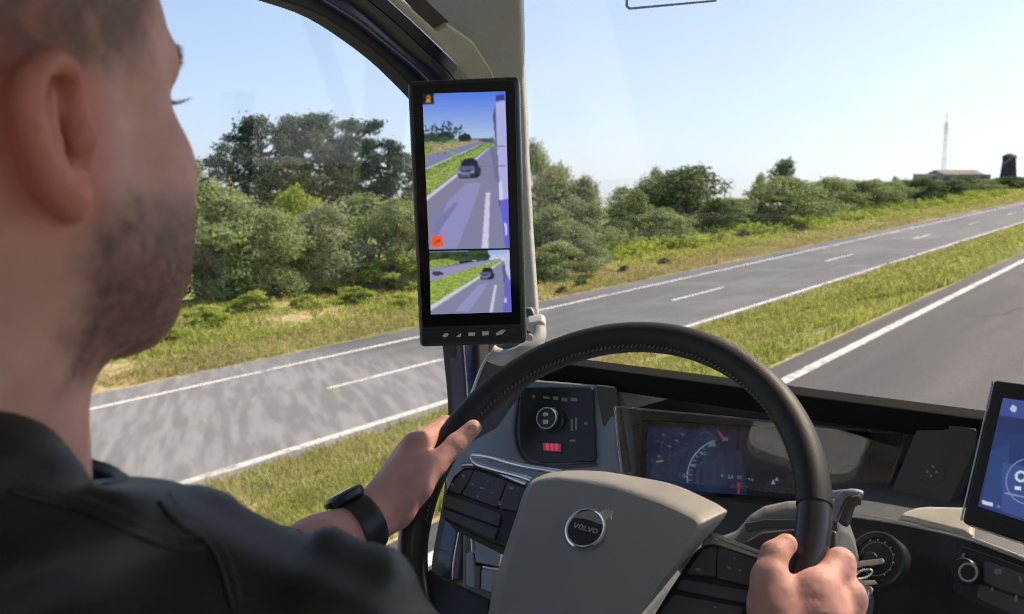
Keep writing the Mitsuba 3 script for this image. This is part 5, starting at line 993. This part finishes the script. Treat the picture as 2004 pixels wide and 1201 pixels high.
# stitched panel seams, laid on the cloth
def on_cloth(px):
    out = []
    tri = jm.triangles; c = tri.mean(1); dpt = c @ FW; cu, cv = CX + F * (c @ RT) / dpt, CY - F * (c @ UP) / dpt
    for u, v in smoothed(px, 40):
        near = np.nonzero((np.abs(cu - u) < 60) & (np.abs(cv - v) < 60) & (dpt > 0.15))[0]; d = unit(ray(u, v)); a, e1, e2 = tri[near, 0], tri[near, 1] - tri[near, 0], tri[near, 2] - tri[near, 0]
        h = np.cross(d, e2); det = (e1 * h).sum(1); det = np.where(np.abs(det) < 1e-14, 1e-14, det); s_ = -a; uu = (s_ * h).sum(1) / det; q = np.cross(s_, e1); ww = (q @ d) / det; t = (e2 * q).sum(1) / det
        ok = (uu >= 0) & (ww >= 0) & (uu + ww <= 1) & (t > 0.1)
        if ok.any(): out.append(d * (t[ok].min() + 0.0002))
    return np.array(out)
mat('jacket_thread', speck((0.060, 0.060, 0.062), 0.2, 900), 0.6, 0.3)
for px in ([(312, 984), (324, 1002), (345, 1022), (400, 1060), (440, 1140), (455, 1195)], [(20, 960), (110, 985), (200, 1015), (300, 1060), (400, 1070)]):
    q = on_cloth(px)
    if len(q) > 8:
        obj('seam', tube(spline(q[::3], 60), 0.0013, 8), 'jacket_black', 'person')
        off = unit(np.cross(q[-1] - q[0], FW)) * 0.005; st = spline(q[::3] + off, 120); stuff_part(obj('stitching', cat([tube(st[k:k + 2], 0.0005, 5) for k in range(0, 118, 3)]), 'jacket_thread', 'person'))
cl_ = []
for d in np.linspace(0, 2 * math.pi, 60, endpoint=False):
    r = 0.076; cl_.append(hl(-0.018 + r * math.cos(d), 0.003 + r * math.sin(d), -0.158 - 0.012 * math.cos(d)))
cl_ = np.array(cl_)
V = []
for k in range(60):
    o_ = unit(cl_[k] - hl(-0.018, 0.003, -0.16)); 
    for a, b in ((-0.004, -0.03), (-0.003, 0.004), (0.0, 0.009), (0.004, 0.006), (0.010, -0.03)): V.append(cl_[k] + o_ * a + HU * b)
i, j = np.meshgrid(np.arange(60), np.arange(4), indexing='ij'); i2 = (i + 1) % 60
obj('collar', trimesh.Trimesh(V, np.vstack([np.stack([i * 5 + j, i2 * 5 + j, i2 * 5 + j + 1], -1).reshape(-1, 3), np.stack([i * 5 + j, i2 * 5 + j + 1, i * 5 + j + 1], -1).reshape(-1, 3)]), process=False), 'jacket_black', 'person', True)

# ---------------------------------------------------------------- wrist watch
wt = thing('wrist_watch', 'black sports watch with a wide strap on the driver\'s left wrist', 'watch')
wa = unit(LW - LE); wo = LW - wa * 0.012; w1 = unit(np.cross(wa, [0, 0, 1.0])); w2 = np.cross(w1, wa)
mat('strap', speck((0.018, 0.019, 0.021), 0.15, 900), 0.40, 0.5)
n = 40; V = []
for k in range(n):
    a = 2 * math.pi * k / n; d = w1 * math.cos(a) + w2 * math.sin(a)
    for rr, zz in ((0.0275, -0.0125), (0.0305, -0.0130), (0.0318, -0.008), (0.0318, 0.008), (0.0305, 0.0130), (0.0275, 0.0125)): V.append(wo + d * rr + wa * zz)
i, j = np.meshgrid(np.arange(n), np.arange(6), indexing='ij'); i2 = (i + 1) % n; j2 = (j + 1) % 6
obj('strap', trimesh.Trimesh(V, np.vstack([np.stack([i * 6 + j, i2 * 6 + j, i2 * 6 + j2], -1).reshape(-1, 3), np.stack([i * 6 + j, i2 * 6 + j2, i * 6 + j2], -1).reshape(-1, 3)]), process=False), 'strap', wt, 40)
wn = unit(w2 * 0.9 - w1 * 0.45); fr = frame_of(wn, wa)
obj('case', lathe([(0, 0), (0.019, 0), (0.0205, 0.002), (0.0205, 0.007), (0.0190, 0.0095), (0.0165, 0.0100), (1e-4, 0.0100)], wo + wn * 0.0285, wn, 40), 'satin_black', wt, 30); obj('glass', disc(0.0162, 0.0008, wo + wn * 0.0384, wn, 0.0003, 40), 'gloss_black', wt, 30)
obj('crown', disc(0.0028, 0.004, wo + wn * 0.033 - wa * 0.0245, wa, 0.0006, 16), 'satin_black', wt, 30)

# ---------------------------------------------------------------- keys hanging from the starter
kr = thing('key_bunch', 'bunch of metal keys hanging from the rotary starter on the dashboard', 'keys')
mat('key_metal', (0.72, 0.70, 0.64), 0.5, 0.5, metallic=1.0)
def k3(u, v, d): return at(u, v, d)
obj('key', slab([(1672, 1107), (1676, 1098), (1726, 1092), (1731, 1096), (1728, 1101), (1690, 1106), (1674, 1110)], k3(1700, 1100, 1.012), unit([-0.1, -0.7, 0.7]), 0.0022, 0.0006), 'key_metal', kr, 30)
obj('split_ring', tube([k3(1690 + 17 * math.cos(a), 1123 + 8 * math.sin(a) - 5 * math.cos(a), 1.010) for a in np.linspace(0, 2 * math.pi, 30, endpoint=False)], 0.0011, 8, True), 'key_metal', kr)
obj('key', slab([(1668, 1134), (1712, 1135), (1716, 1140), (1700, 1142), (1668, 1141)], k3(1690, 1138, 1.005), unit([-0.1, -0.6, 0.8]), 0.0022, 0.0006), 'key_metal', kr, 30)
obj('key', slab([(1682, 1152), (1694, 1146), (1734, 1146), (1732, 1151), (1708, 1154), (1698, 1168), (1694, 1174), (1686, 1172), (1690, 1160)], k3(1708, 1155, 1.0), unit([-0.2, -0.7, 0.7]), 0.0025, 0.0006), 'key_metal', kr, 30)
obj('fob', tf(rbox(0.016, 0.010, 0.024, 0.004), k3(1680, 1160, 1.0), *frame_of([-0.2, -0.7, 0.7], RT)), 'plastic_slate', kr)
